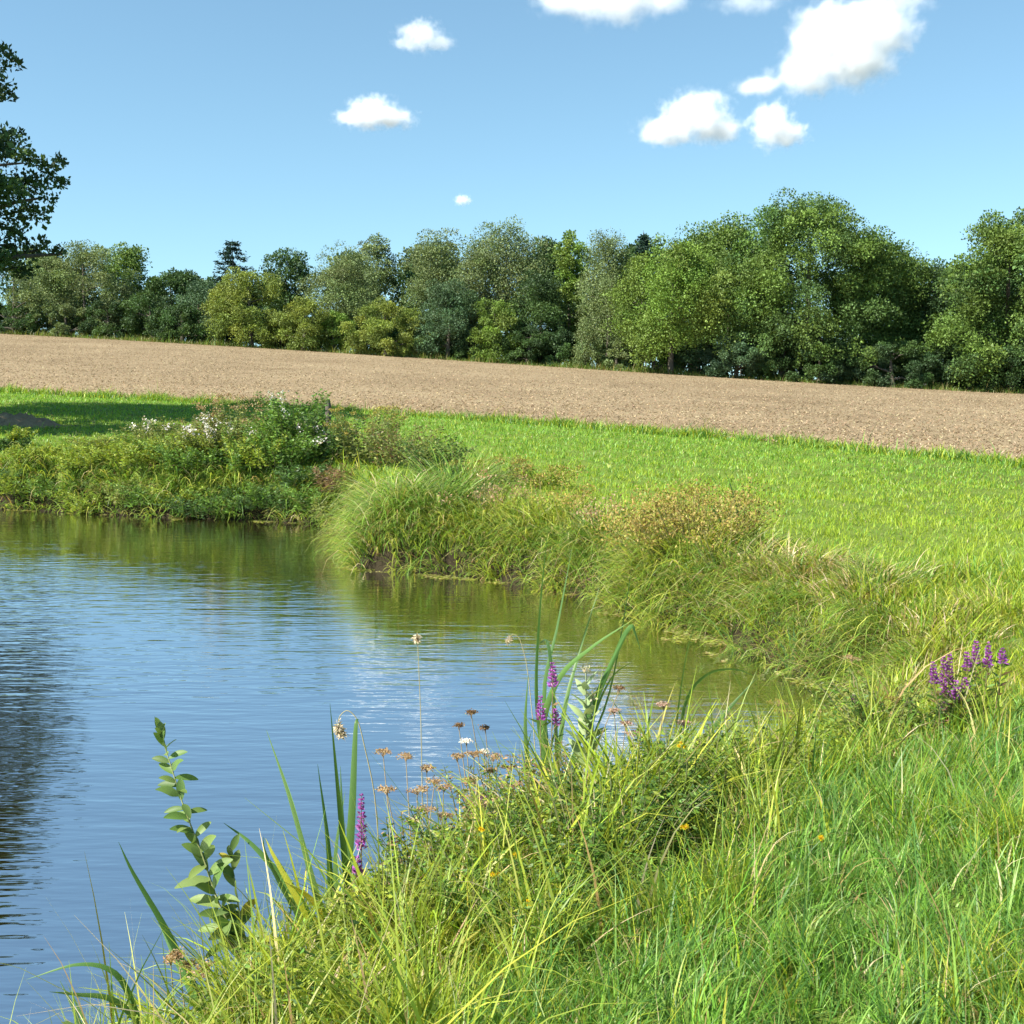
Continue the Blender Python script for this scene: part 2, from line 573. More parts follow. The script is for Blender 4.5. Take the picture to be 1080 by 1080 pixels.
# ---------------------------------------------------------------- clouds
def cloud(label, Y, puffs, dens, seed, soft=0.35, nsc=3.0):
    """puffs: (px, py, rx_px, ry_px) seen at distance Y; a volume of noise-eaten ellipsoids"""
    P = [(at(px, py, Y), rx / F * Y, ry / F * Y) for px, py, rx, ry in puffs]
    c0 = np.mean([p[0] for p in P], 0)
    lo = np.min([p[0] - np.array([p[1] * 1.5, p[1] * 1.3, p[2] * 1.5]) for p in P], 0)
    hi = np.max([p[0] + np.array([p[1] * 1.5, p[1] * 1.3, p[2] * 1.5]) for p in P], 0)
    v = np.array([[x, y, z] for z in (lo[2], hi[2]) for y in (lo[1], hi[1]) for x in (lo[0], hi[0])])
    q = [(0, 2, 3, 1), (4, 5, 7, 6), (0, 1, 5, 4), (2, 6, 7, 3), (0, 4, 6, 2), (1, 3, 7, 5)]
    m, nt, b, out = new_mat('cloud_vapour')
    nt.nodes.remove(b)
    g = nt.nodes.new('ShaderNodeNewGeometry')
    R0 = max(p[1] for p in P)
    nz = nt.nodes.new('ShaderNodeTexNoise')
    nz.inputs['Scale'].default_value = nsc / R0 / 1.2
    nz.inputs['Detail'].default_value = 6
    nz.inputs['Roughness'].default_value = 0.62
    ad = nt.nodes.new('ShaderNodeVectorMath'); ad.operation = 'ADD'
    ad.inputs[1].default_value = (seed * 37.1, seed * 11.3, 5)
    nt.links.new(g.outputs['Position'], ad.inputs[0])
    nt.links.new(ad.outputs[0], nz.inputs['Vector'])
    best = None
    for c, rx, rz in P:
        s = nt.nodes.new('ShaderNodeVectorMath'); s.operation = 'SUBTRACT'
        s.inputs[1].default_value = tuple(c)
        nt.links.new(g.outputs['Position'], s.inputs[0])
        k = nt.nodes.new('ShaderNodeVectorMath'); k.operation = 'DIVIDE'
        k.inputs[1].default_value = (rx, rx * 0.85, rz)
        nt.links.new(s.outputs[0], k.inputs[0])
        l = nt.nodes.new('ShaderNodeVectorMath'); l.operation = 'LENGTH'
        nt.links.new(k.outputs[0], l.inputs[0])
        if best is None:
            best = l.outputs['Value']
        else:
            mn = nt.nodes.new('ShaderNodeMath'); mn.operation = 'SMOOTH_MIN'
            mn.inputs[2].default_value = 0.25
            nt.links.new(best, mn.inputs[0]); nt.links.new(l.outputs['Value'], mn.inputs[1])
            best = mn.outputs[0]
    # density = ramp(1.0 - dist + noise)
    ma = nt.nodes.new('ShaderNodeMath'); ma.operation = 'MULTIPLY_ADD'
    ma.inputs[1].default_value = 2.3; ma.inputs[2].default_value = -1.02
    nt.links.new(nz.outputs[0], ma.inputs[0])
    sb = nt.nodes.new('ShaderNodeMath'); sb.operation = 'SUBTRACT'
    nt.links.new(ma.outputs[0], sb.inputs[0]); nt.links.new(best, sb.inputs[1])
    mr = nt.nodes.new('ShaderNodeMapRange')
    mr.inputs[1].default_value = -1.0; mr.inputs[2].default_value = -1.0 + soft
    mr.inputs[3].default_value = 0; mr.inputs[4].default_value = dens * 30.0 / R0
    nt.links.new(sb.outputs[0], mr.inputs[0])
    vol = nt.nodes.new('ShaderNodeVolumePrincipled')
    vol.inputs['Color'].default_value = (1, 1, 1, 1)
    vol.inputs['Anisotropy'].default_value = 0.0
    pw = nt.nodes.new('ShaderNodeMath'); pw.operation = 'MULTIPLY'
    nt.links.new(mr.outputs[0], pw.inputs[0]); nt.links.new(mr.outputs[0], pw.inputs[1])
    dv = nt.nodes.new('ShaderNodeMath'); dv.operation = 'MULTIPLY'
    dv.inputs[1].default_value = 1.25 / (dens * 30.0 / R0)
    nt.links.new(pw.outputs[0], dv.inputs[0])
    nt.links.new(dv.outputs[0], vol.inputs['Density'])
    nt.links.new(vol.outputs[0], out.inputs['Volume'])
    m.cycles.volume_step_rate = 0.5
    mb = MB()
    mb.add(v, q, np.array([1., 1, 1]))
    return tag(mb.build('cloud', m, origin=c0), label, 'cloud')


cloud('small white flat-bottomed cloud alone in the left half of the sky', 1300, [(394, 119, 26, 17), (378, 125, 24, 10), (410, 124, 26, 11)], 0.12, 1, 0.85)
cloud('faint thin wispy cloud high over the small flat-bottomed one', 1500, [(444, 38, 24, 16), (462, 46, 18, 8), (430, 46, 16, 8)], 0.03, 2, 0.6)
cloud('long white cloud with a slanting top left of a smaller puff', 1300, [(735, 122, 36, 25), (705, 138, 34, 14), (757, 136, 26, 16)], 0.13, 3, 0.85)
cloud('round white puff of cloud trailing a faint wisp to the right', 1300, [(814, 132, 24, 24), (826, 142, 26, 14)], 0.1, 4, 0.85)
cloud('biggest billowing white cloud near the top right corner of the sky', 1400, [(905, 32, 50, 36), (868, 40, 36, 34), (935, 36, 34, 26), (850, 78, 34, 24), (900, 66, 44, 26), (800, 90, 28, 10)], 0.13, 5, 0.85)
cloud('wide white cloud cut off by the top edge of the sky', 1400, [(645, -2, 64, 20), (600, 2, 40, 12), (690, 2, 36, 12)], 0.1, 6, 0.85)
cloud('tiny scrap of cloud just over the woodland treetops', 1600, [(488, 211, 9, 6)], 0.03, 7, 0.6)
cloud('thin faint cloud veil beside the biggest cloud at the top edge', 1700, [(950, 0, 40, 12), (790, 2, 40, 9)], 0.02, 8, 0.7)


# ---------------------------------------------------------------- trees
def make_crown(rng, clumps, nleaf, size, cols, wts, sub=8, subr=0.48, up=0.45, jit=0.16):
    """clumps: (K,6) centre + radii. Leaves sit on smaller clusters that cover each clump."""
    clumps = np.asarray(clumps, float)
    K = len(clumps)
    d = nrm(rng.normal(0, 1, (K, sub, 3)) + np.array([0, 0, 0.35]))
    sc = clumps[:, None, :3] + d * clumps[:, None, 3:] * rng.uniform(0.45, 1.0, (K, sub, 1))
    sr = clumps[:, None, 3:] * subr * rng.uniform(0.6, 1.25, (K, sub, 1))
    sc, sr = sc.reshape(-1, 3), sr.reshape(-1, 3)
    cc = np.repeat(pal(K, cols, wts, 0.12, rng), sub, 0) * np.exp(rng.normal(0, 0.1, (K * sub, 1)))
    area = sr.mean(1) ** 2
    i = rng.choice(len(sc), nleaf, p=area / area.sum())
    dd = nrm(rng.normal(0, 1, (nleaf, 3)) + np.array([0, 0, up]))
    P = sc[i] + dd * sr[i] * (rng.uniform(0.35, 1.12, (nleaf, 1)) ** 0.6)
    D = nrm(dd * 0.7 + rng.normal(0, 0.7, (nleaf, 3)))
    L = size * np.exp(rng.normal(0, 0.25, nleaf))
    mb = MB()
    leaves(mb, P, D, L, L * 0.72, cc[i] * np.exp(rng.normal(0, jit, (nleaf, 1))), rng=rng)
    return mb


def ell_clumps(rng, c, r, k, cr, flat=0.8, shell=0.5):
    out = []
    while len(out) < k:
        p = rng.uniform(-1, 1, 3)
        l = np.linalg.norm(p)
        if l > 1 or l < shell:
            continue
        s = cr * rng.uniform(0.7, 1.3)
        q = c + p * (np.asarray(r) - 0.8 * s)
        out.append([*q, s, s, s * flat])
    return np.array(out)


def dome_clumps(rng, c, r, k, cr, flat=0.8, shell=0.5, wide=0.38, skirt=0.92):
    """clumps over a dome: full width low down, rounded at the top; c is the centre of its base, r = (rx, ry, height)"""
    out = []
    for i in range(k):
        h = (i + rng.uniform(0, 1)) / k
        wd = math.sqrt(max(0.0, 1 - ((h - wide) / (1 - wide)) ** 2)) if h > wide else skirt + (1 - skirt) * h / wide
        a = rng.uniform(0, 2 * PI)
        rr = wd * (shell + (1 - shell) * rng.uniform(0, 1) ** 0.5) * rng.uniform(0.88, 1.08)
        s = cr * rng.uniform(0.7, 1.3)
        q = c + np.array([math.cos(a) * rr * max(r[0] - 0.75 * s, 0.1), math.sin(a) * rr * max(r[1] - 0.75 * s, 0.1), s * flat * 0.6 + h * max(r[2] - 1.3 * s * flat, 0.2)])
        out.append([*q, s, s, s * flat])
    return np.array(out)


def limbs(mb, rng, base, top, r0, clumps, nb, col=(0.09, 0.075, 0.055)):
    base, top = np.asarray(base, float), np.asarray(top, float)
    n = 9
    s = np.linspace(0, 1, n)[:, None]
    P = base + (top - base) * s + np.concatenate([np.zeros((1, 3)), rng.normal(0, 0.015, (n - 1, 3)).cumsum(0) * np.linalg.norm(top - base) * 0.25])
    P[:, 2] = (base + (top - base) * s)[:, 2]
    rad = r0 * (1 - 0.8 * s[:, 0]) * np.where(s[:, 0] < 0.06, 1.35, 1)
    tube(mb, P, rad, np.array(col), 8)
    ids = rng.permutation(len(clumps))[:nb]
    for i in ids:
        e = clumps[i, :3]
        k = int(np.clip(np.searchsorted(P[:, 2], e[2] - 0.45 * np.linalg.norm((e - P[0])[:2])), 2, n - 2))
        a = P[k]
        u = np.linspace(0, 1, 6)[:, None]
        mid = (a + e) / 2 + np.array([0, 0, 0.1 * np.linalg.norm(e - a)])
        B = a * (1 - u) ** 2 + 2 * mid * u * (1 - u) + e * u ** 2
        B[1:-1] += rng.normal(0, 0.02 * np.linalg.norm(e - a), (4, 3))
        tube(mb, B, rad[k] * 0.6 * (1 - 0.85 * u[:, 0]), np.array(col), 5)


OAK = [(0.106, 0.173, 0.035), (0.131, 0.208, 0.042), (0.081, 0.146, 0.039)]
BRIGHT = [(0.156, 0.244, 0.041), (0.132, 0.211, 0.037), (0.176, 0.255, 0.052)]
YELLOW = [(0.210, 0.261, 0.047), (0.175, 0.227, 0.044), (0.140, 0.193, 0.041)]
GREY = [(0.185, 0.238, 0.097), (0.163, 0.213, 0.080), (0.135, 0.188, 0.068)]
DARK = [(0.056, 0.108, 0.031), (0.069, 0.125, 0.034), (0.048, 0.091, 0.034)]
BLUE = [(0.077, 0.139, 0.066), (0.094, 0.158, 0.074), (0.062, 0.112, 0.048)]


def far_tree(name, label, cat, px, halfw, top, dY, cols, seed, nleaf=9000, size=0.26, low=0.1, cr=0.27, K=26, trunk=0.25, group=None, wts=None, flat=0.8, boff=0.0, depth=0.8):
    rng = np.random.default_rng(seed)
    t = (px - 540) / F
    Y = float(np.polyval(pFy, np.clip(t, -.75, .75))) + dY
    x = t * Y
    z0 = float(ground(np.array([x]), np.array([Y]))[0])
    zt = float(at(px, top, Y)[2])
    H = zt - z0
    rx = halfw / F * Y
    lo = z0 + low * H + boff
    K, nleaf, size, halfw, cr = int(K * 1.35), int(nleaf * 3.0), size * 0.70, halfw * 1.22, cr * 1.02
    cl = dome_clumps(rng, np.array([x, Y, lo]), np.array([rx, rx * depth, zt - lo]), K, cr * min(rx * 1.5, H * 0.6), flat=flat)
    # a few big low clumps so that the skirt is full
    root = thing(name, (x, Y, z0), label, cat, group)
    mb = make_crown(rng, cl, nleaf, size, cols, wts)
    mb.build('crown', M_tree, root, origin=(x, Y, z0))
    tb = MB()
    limbs(tb, rng, (x, Y, z0 - 0.1), (x + rng.normal(0, .3), Y, z0 + 0.8 * H), trunk, cl, 7)
    tb.build('trunk', M_bark, root, smooth=True, origin=(x, Y, z0))
    return root


T = far_tree
# back row first (what shows over and between the front ones), left to right
T('willow_tree', 'grey green willow mass at the left end, behind the dark oak boughs', 'tree', 20, 75, 262, 4, GREY, 1, 11000, 0.22, K=34)
T('willow_tree', 'grey green willow with a rounded crown right of the left oak boughs', 'tree', 95, 62, 258, 5, GREY, 2, 11000, 0.22, K=34)
T('oak_tree', 'dark round-topped oak standing over the grey willow at the left', 'tree', 140, 32, 260, 14, OAK, 3, 6000, 0.3)
T('oak_tree', 'low dark oak left of the lone spruce', 'tree', 190, 42, 286, 12, DARK, 4, 7000, 0.3)
T('hazel_bush', 'dark hazel bush at the field edge below the low dark oak', 'shrub', 165, 40, 310, 3, DARK, 5, 5000, 0.22, low=0.02)
T('hazel_bush', 'dark hazel bush just left of the yellow green thicket', 'shrub', 215, 30, 300, 6, BLUE, 6, 4500, 0.22, low=0.02)
T('oak_tree', 'thin-topped dark oak behind the yellow green thicket', 'tree', 305, 36, 263, 16, DARK, 8, 5000, 0.32)
T('thicket_bush', 'broad yellow green thicket bush below the lone spruce', 'shrub', 268, 48, 287, 1, YELLOW, 9, 11000, 0.2, low=0.0, K=32)
T('thicket_bush', 'smaller olive thicket bush right of the broad yellow green one', 'shrub', 322, 30, 315, 0, YELLOW, 10, 5500, 0.2, low=0.0)
T('willow_tree', 'grey willow with a domed crown beside the tall poplars', 'tree', 362, 48, 262, 6, GREY, 11, 11000, 0.2, K=34)
T('poplar_tree', 'thin-topped grey poplar behind the domed grey willow', 'tree', 400, 28, 250, 14, GREY, 12, 5000, 0.26)
T('thicket_bush', 'low yellowish bush in front of the grey poplars', 'shrub', 408, 50, 320, 0, YELLOW, 13, 9000, 0.18, low=0.0, K=30)
T('poplar_tree', 'tall grey green poplar left of the highest grey poplar', 'tree', 463, 45, 250, 8, GREY, 14, 11000, 0.23, K=32)
T('poplar_tree', 'highest grey green poplar of the wood with a bluntly rounded top', 'tree', 535, 56, 240, 8, GREY, 15, 15000, 0.23, K=38)
T('poplar_tree', 'grey green poplar filling in between the two tall poplars', 'tree', 500, 36, 262, 5, GREY, 16, 7000, 0.23)
T('alder_tree', 'short blue green alder at the field edge under the poplars', 'tree', 472, 38, 298, 1, BLUE, 17, 10000, 0.2, low=0.0, K=30)
T('alder_tree', 'yellowish green young alder right of the blue green one', 'tree', 522, 28, 318, 1, BRIGHT, 18, 6000, 0.2, low=0.0)
T('alder_tree', 'dark shaded alder in the deep gap of the wood', 'tree', 570, 40, 290, 5, DARK, 19, 9000, 0.22, low=0.0, K=28)
T('hazel_bush', 'dark bush at the foot of the deep gap of the wood', 'shrub', 555, 34, 345, 1, DARK, 20, 6000, 0.18, low=0.0)
T('maple_tree', 'narrow bright green maple rising between poplar and birch', 'tree', 602, 24, 246, 9, BRIGHT, 21, 5500, 0.26)
T('birch_tree', 'pale grey birch with drooping twigs left of the yellow green maple', 'tree', 640, 38, 246, 3, GREY, 22, 10000, 0.19, low=0.08, K=32, flat=1.2)
T('birch_tree', 'thin pale sapling at the field edge below the birch', 'tree', 618, 16, 338, 0, GREY, 23, 2000, 0.16, low=0.0, flat=1.2, trunk=0.08)
T('oak_tree', 'dark oak crown behind the yellow green maple', 'tree', 762, 66, 231, 14, OAK, 25, 11000, 0.30, low=0.05, K=34)
T('maple_tree', 'yellow green field maple with a bare trunk at the field edge', 'tree', 706, 72, 258, 0, BRIGHT, 26, 20000, 0.24, low=0.12, K=44, trunk=0.3)
T('oak_tree', 'largest oak of the wood with a high domed crown', 'tree', 848, 100, 212, 3, OAK, 27, 34000, 0.27, low=0.02, K=64, cr=0.20, trunk=0.45)
T('oak_tree', 'oak on the right shoulder of the largest one', 'tree', 925, 58, 254, 6, OAK, 28, 12000, 0.27, low=0.02, K=34)
T('oak_tree', 'dark low oak in the dip before the right edge', 'tree', 978, 40, 278, 7, DARK, 29, 7000, 0.27, low=0.0)
T('oak_tree', 'spreading oak at the right edge with gaps showing its limbs', 'tree', 1060, 86, 226, 2, OAK, 30, 24000, 0.27, low=0.05, K=46, cr=0.21, trunk=0.4)
T('hazel_bush', 'dark hazel bush at the foot of the right edge oak', 'shrub', 1020, 44, 350, 2, DARK, 31, 7000, 0.2, low=0.0)
T('hazel_bush', 'blue green bush under the left side of the largest oak', 'shrub', 775, 42, 352, 0, BLUE, 32, 7000, 0.19, low=0.0)
T('hazel_bush', 'dark green bush under the middle of the largest oak', 'shrub', 862, 46, 356, 0, DARK, 33, 7000, 0.2, low=0.0)
T('hazel_bush', 'dark bush under the right shoulder of the largest oak', 'shrub', 940, 44, 360, 0, DARK, 34, 7000, 0.2, low=0.0)
T('oak_tree', 'rounded young oak filling the gap beside the right edge limbs', 'tree', 1085, 48, 292, 1, OAK, 35, 9000, 0.26, low=0.0)
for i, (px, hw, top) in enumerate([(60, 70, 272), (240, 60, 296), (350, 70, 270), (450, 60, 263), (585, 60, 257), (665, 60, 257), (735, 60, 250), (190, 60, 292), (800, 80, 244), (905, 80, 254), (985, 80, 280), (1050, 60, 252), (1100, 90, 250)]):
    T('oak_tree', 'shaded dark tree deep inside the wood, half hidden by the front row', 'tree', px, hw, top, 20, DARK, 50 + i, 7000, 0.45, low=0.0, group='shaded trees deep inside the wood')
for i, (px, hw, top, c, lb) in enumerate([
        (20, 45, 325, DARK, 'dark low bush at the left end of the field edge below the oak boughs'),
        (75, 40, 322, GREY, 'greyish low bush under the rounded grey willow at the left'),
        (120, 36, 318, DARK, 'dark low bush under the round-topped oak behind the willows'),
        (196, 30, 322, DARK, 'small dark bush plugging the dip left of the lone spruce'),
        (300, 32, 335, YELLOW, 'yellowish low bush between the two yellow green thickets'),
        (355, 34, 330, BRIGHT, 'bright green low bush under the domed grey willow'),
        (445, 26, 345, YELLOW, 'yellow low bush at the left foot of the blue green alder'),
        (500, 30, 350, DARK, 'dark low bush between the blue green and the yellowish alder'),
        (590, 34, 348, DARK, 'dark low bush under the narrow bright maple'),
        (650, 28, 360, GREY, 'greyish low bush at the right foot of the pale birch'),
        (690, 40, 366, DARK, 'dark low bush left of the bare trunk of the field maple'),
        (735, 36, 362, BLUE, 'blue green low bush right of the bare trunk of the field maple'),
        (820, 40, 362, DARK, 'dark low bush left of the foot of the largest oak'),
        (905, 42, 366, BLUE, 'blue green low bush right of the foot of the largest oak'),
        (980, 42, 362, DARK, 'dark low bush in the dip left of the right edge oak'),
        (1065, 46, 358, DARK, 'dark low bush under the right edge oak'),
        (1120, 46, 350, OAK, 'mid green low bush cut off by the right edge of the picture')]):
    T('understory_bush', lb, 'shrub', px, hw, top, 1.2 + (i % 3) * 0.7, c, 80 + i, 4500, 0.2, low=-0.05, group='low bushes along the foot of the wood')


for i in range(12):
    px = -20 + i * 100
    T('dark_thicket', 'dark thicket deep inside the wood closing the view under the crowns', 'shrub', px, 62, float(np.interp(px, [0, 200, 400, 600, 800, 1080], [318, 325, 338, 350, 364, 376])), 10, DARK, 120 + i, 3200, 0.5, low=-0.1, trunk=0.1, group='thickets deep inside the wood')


def conifer(label, px, halfw, top, dY, seed, cols):
    rng = np.random.default_rng(seed)
    t = (px - 540) / F
    Y = float(np.polyval(pFy, t)) + dY
    x = t * Y
    z0 = float(ground(np.array([x]), np.array([Y]))[0])
    zt = float(at(px, top, Y)[2])
    H = zt - z0
    R = halfw / F * Y
    root = thing('spruce_tree', (x, Y, z0), label, 'tree')
    tb, mb = MB(), MB()
    tube(tb, [(x, Y, z0), (x, Y, z0 + H * 0.5), (x, Y, zt)], [0.25, 0.14, 0.02], np.array([.08, .06, .045]), 7)
    zz = z0 + 0.15 * H
    while zz < zt - 0.2:
        u = (zt - zz) / (H * 0.85)
        rr = R * (0.10 + 0.95 * u ** 0.8)
        for a in rng.uniform(0, 2 * PI, 6):
            r1 = rr * rng.uniform(0.6, 1.15)
            n = int(30 + 90 * u)
            s = rng.uniform(0.1, 1, n)
            dirv = np.array([math.cos(a), math.sin(a), 0])
            P = np.array([x, Y, zz]) + dirv * (s * r1)[:, None] + np.stack([np.zeros(n), np.zeros(n), -0.32 * r1 * s + 0.22 * r1 * s ** 3], -1) + rng.normal(0, 0.10, (n, 3)) * (0.4 + s[:, None])
            D = dirv * 0.8 + rng.normal(0, 0.5, (n, 3)) + np.array([0, 0, -0.35])
            leaves(mb, P, D, 0.38, 0.14, pal(n, cols, None, .2, rng), rng=rng)
        zz += 0.45 + 0.3 * u
    mb.build('crown', M_tree, root, origin=(x, Y, z0))
    tb.build('trunk', M_bark, root, smooth=True, origin=(x, Y, z0))


SPR = [(0.018, 0.045, 0.03), (0.024, 0.055, 0.035)]
conifer('lone dark spruce poking over the wood at the left', 250, 46, 252, 16, 7, SPR)
conifer('dark narrow spruce tip between birch and yellow green maple', 676, 20, 243, 14, 24, SPR)


# the near oak at the left, mostly outside the frame
def near_oak():
    rng = np.random.default_rng(77)
    Y0 = 40.0
    x0 = float(at(-130, 400, Y0)[0])
    z0 = float(ground(np.array([x0]), np.array([Y0]))[0])
    root = thing('oak_tree', (x0, Y0, z0), 'dark oak reaching in from the left edge over the grass', 'tree')
    c = np.array([x0 - 0.5, Y0, 11.5])
    cl = [ell_clumps(rng, c, (4.4, 6.0, 6.4), 70, 1.3, shell=0.4)]
    ex = []
    for px, py, r, dy in [(2, 62, .5, 0), (6, 92, .45, -.3), (-18, 80, .8, .3), (-30, 110, .7, 0), (-45, 60, 1.0, .4),
                          (8, 150, .55, .2), (-15, 165, 1.0, 0), (25, 172, .5, -.2), (45, 182, .48, .1), (62, 172, .28, 0), (66, 196, .3, 0.2),
                          (20, 198, .75, .4), (48, 208, .4, 0), (-10, 215, 1.0, -.4), (38, 226, .45, .1), (10, 232, .7, .3), (-30, 245, 1.0, 0),
                          (10, 258, .75, 0), (40, 264, .55, .3), (66, 268, .32, 0), (-5, 280, .7, -.4), (-45, 285, 1.0, 0), (22, 282, .5, .2)]:
        p = at(px, py, Y0 + dy * 3)
        ex.append([*p, r, r, r * 0.72])
    cl = np.vstack(cl + [np.array(ex)])
    make_crown(rng, cl, 90000, 0.14, DARK, None, sub=8, jit=0.22).build('crown', M_tree, root, origin=(x0, Y0, z0))
    tb = MB()
    limbs(tb, rng, (x0, Y0, z0 - 0.2), (x0 - 0.3, Y0, 14), 0.48, cl, 44)
    tb.build('trunk', M_bark, root, smooth=True, origin=(x0, Y0, z0))


near_oak()


def side_alder(x0, Y0, seed, rad, high, label):
    """stands outside the frame on the left bank; its shade lies on the grass in view"""
    rng = np.random.default_rng(seed)
    z0 = float(ground(np.array([x0]), np.array([Y0]))[0])
    root = thing('alder_tree', (x0, Y0, z0), label, 'tree')
    cl = dome_clumps(rng, np.array([x0, Y0, z0 + 1.5]), np.array([rad, rad, high]), 60, 0.9)
    make_crown(rng, cl, 16000, 0.2, DARK + OAK, None).build('crown', M_tree, root, origin=(x0, Y0, z0))
    tb = MB()
    limbs(tb, rng, (x0, Y0, z0 - 0.2), (x0, Y0, z0 + 7), 0.22, cl, 12)
    tb.build('trunk', M_bark, root, smooth=True, origin=(x0, Y0, z0))


side_alder(-17.6, 29.0, 78, 3.2, 8.6, 'smaller alder on the left bank outside the picture, nearer the pond')
side_alder(-19.8, 34.5, 79, 3.7, 11.0, 'taller alder on the left bank outside the picture, nearer the oak')

# ---------------------------------------------------------------- grass
G_BRIGHT = np.array([(0.16, 0.33, 0.045), (0.20, 0.37, 0.05), (0.11, 0.24, 0.05), (0.25, 0.38, 0.08), (0.09, 0.20, 0.045)])
G_YELL = np.array([(0.33, 0.41, 0.035), (0.28, 0.38, 0.03), (0.40, 0.42, 0.05), (0.19, 0.30, 0.03)])
G_DRY = np.array([(0.42, 0.36, 0.16), (0.34, 0.25, 0.10), (0.50, 0.45, 0.24)])


def scatter(n, tmin, tmax, y0, y1, rng, p=1.0):
    t = rng.uniform(tmin, tmax, n)
    y = y0 + (y1 - y0) * rng.uniform(0, 1, n) ** p
    return t * y, y


def grass_zone(name, n,  tmin, tmax, y0, y1, seed, hscale, nseg, wmin, wk, yellow_bias, dry=0.03, sdmin=0.05, sdmax=1e9, p=1.0, mat=M_grass, jit=0.18, lift=1.0, gy=None, gb=None, curl=1.0, wvar=0.25):
    rng = np.random.default_rng(seed)
    x, y = scatter(n, tmin, tmax, y0, y1, rng, p)
    sd = pond_sd(x, y)
    yl = np.polyval(pLy, tt_of(x, y)) + 0.35 * noise2(x, y, 3, 40) + 0.55
    keep = (sd > sdmin) & (sd < sdmax) & (y < yl)
    x, y, sd = x[keep], y[keep], sd[keep]
    n = len(x)
    z = ground(x, y)
    base = np.stack([x, y, z - 0.02], -1)
    pt = noise2(x, y, 1.7, 31, 3)
    pt2 = noise2(x, y, 0.55, 32, 2)
    near = np.exp(-np.maximum(sd, 0) / 0.8)
    ym = np.clip(yellow_bias(x, y, sd) + 0.35 * pt + 0.12 * pt2, 0, 1)
    pick = rng.uniform(0, 1, n) < ym
    col = np.where(pick[:, None], pal(n, G_YELL if gy is None else gy, None, jit, rng), pal(n, G_BRIGHT if gb is None else gb, None, jit, rng)) * lift
    dr = rng.uniform(0, 1, n) < dry * (1 + 3 * near)
    col = np.where(dr[:, None], pal(n, G_DRY, None, .2, rng), col)
    h = hscale * np.exp(rng.normal(0, 0.3, n)) * (1 + 0.45 * pt + 0.45 * pt2) * (0.75 + 0.5 * near)
    h = h * (1 - 0.5 * smooth(7.2, 8.2, y) * (1 - smooth(1.0, 2.5, sd)) * (y < 12.5))
    h = np.clip(h, 0.05, 0.55)
    az = 2.4 * noise2(x, y, 1.1, 33, 2) * PI + rng.normal(0, 0.9, n)
    th0 = np.abs(rng.normal(0.18, 0.16, n))
    th1 = th0 + np.abs(rng.normal(0.75 * curl, 0.5, n))
    W = np.maximum(wmin * np.exp(rng.normal(0, wvar, n)), wk * y)
    mb = MB()
    blades(mb, base, h, W, az, th0, th1, col, nseg, rng=rng)
    o = mb.build(name, mat)
    return tag(o, kind='stuff')


_smooth_doc = 'smoothstep'
smooth = lambda a, b, v: np.clip((v - a) / (b - a), 0, 1) ** 2 * (3 - 2 * np.clip((v - a) / (b - a), 0, 1))
# lush grass close to the camera
near_y = lambda x, y, sd: 0.08 + 0.75 * (1 - smooth(0.5, 1.9, sd)) + 0.5 * smooth(5.5, 8.5, y)
grass_zone('lawn_grass', 270000, -0.62, 0.85, 1.9, 12.5, 101, 0.22, 4, 0.006, 0.0011, near_y, 0.05, curl=1.35, wvar=0.45)
mid_y = lambda x, y, sd: 0.78 - 0.62 * smooth(16, 30, y) - 0.2 * smooth(30, 45, y)
grass_zone('meadow_grass', 340000, -0.62, 0.70, 12.5, 60, 102, 0.11, 2, 0.005, 0.001, mid_y, 0.02, p=1.25, jit=0.10, lift=1.05, curl=1.3, gy=[(0.30, 0.40, 0.035), (0.34, 0.42, 0.045), (0.25, 0.37, 0.035)], gb=[(0.19, 0.36, 0.045), (0.23, 0.38, 0.05), (0.16, 0.32, 0.05)])

# ---------------------------------------------------------------- plants of the banks
P_LEAF = [(0.103, 0.201, 0.028), (0.138, 0.236, 0.033), (0.081, 0.153, 0.028)]
P_DARK = [(0.057, 0.118, 0.024), (0.075, 0.142, 0.031), (0.046, 0.094, 0.022)]
P_YEL = [(0.218, 0.295, 0.033), (0.172, 0.248, 0.033), (0.276, 0.319, 0.039)]
P_OLIVE = [(0.172, 0.212, 0.050), (0.230, 0.248, 0.066), (0.138, 0.177, 0.039)]
P_BROWN = [(0.20, 0.12, 0.06), (0.14, 0.08, 0.045), (0.28, 0.19, 0.10)]
P_SEDGE = [(0.15, 0.27, 0.04), (0.11, 0.21, 0.035), (0.22, 0.33, 0.055), (0.30, 0.33, 0.10)]
P_SEDGEY = [(0.30, 0.36, 0.04), (0.23, 0.31, 0.035), (0.37, 0.38, 0.08), (0.14, 0.22, 0.03)]
P_GOLD = [(0.34, 0.25, 0.075), (0.28, 0.20, 0.065), (0.38, 0.31, 0.11), (0.27, 0.26, 0.055), (0.22, 0.24, 0.04)]
P_REED = [(0.075, 0.16, 0.04), (0.06, 0.13, 0.035), (0.10, 0.19, 0.05)]
P_PURP = [(0.36, 0.10, 0.42), (0.28, 0.07, 0.36), (0.44, 0.15, 0.46)]
P_STRAW = [(0.45, 0.36, 0.18), (0.36, 0.27, 0.12), (0.55, 0.47, 0.28)]
P_WHITE = [(0.75, 0.72, 0.68), (0.65, 0.60, 0.55)]
P_PINKB = [(0.36, 0.24, 0.13), (0.30, 0.19, 0.10), (0.40, 0.31, 0.18)]


def gpos(px, Y, dz=0.0):
    """point of the ground at forward distance Y under picture column px"""
    x = float(at(px, 520, Y)[0])
    z = float(ground(np.array([x]), np.array([Y]))[0])
    return np.array([x, Y, max(z, -0.25) + dz])


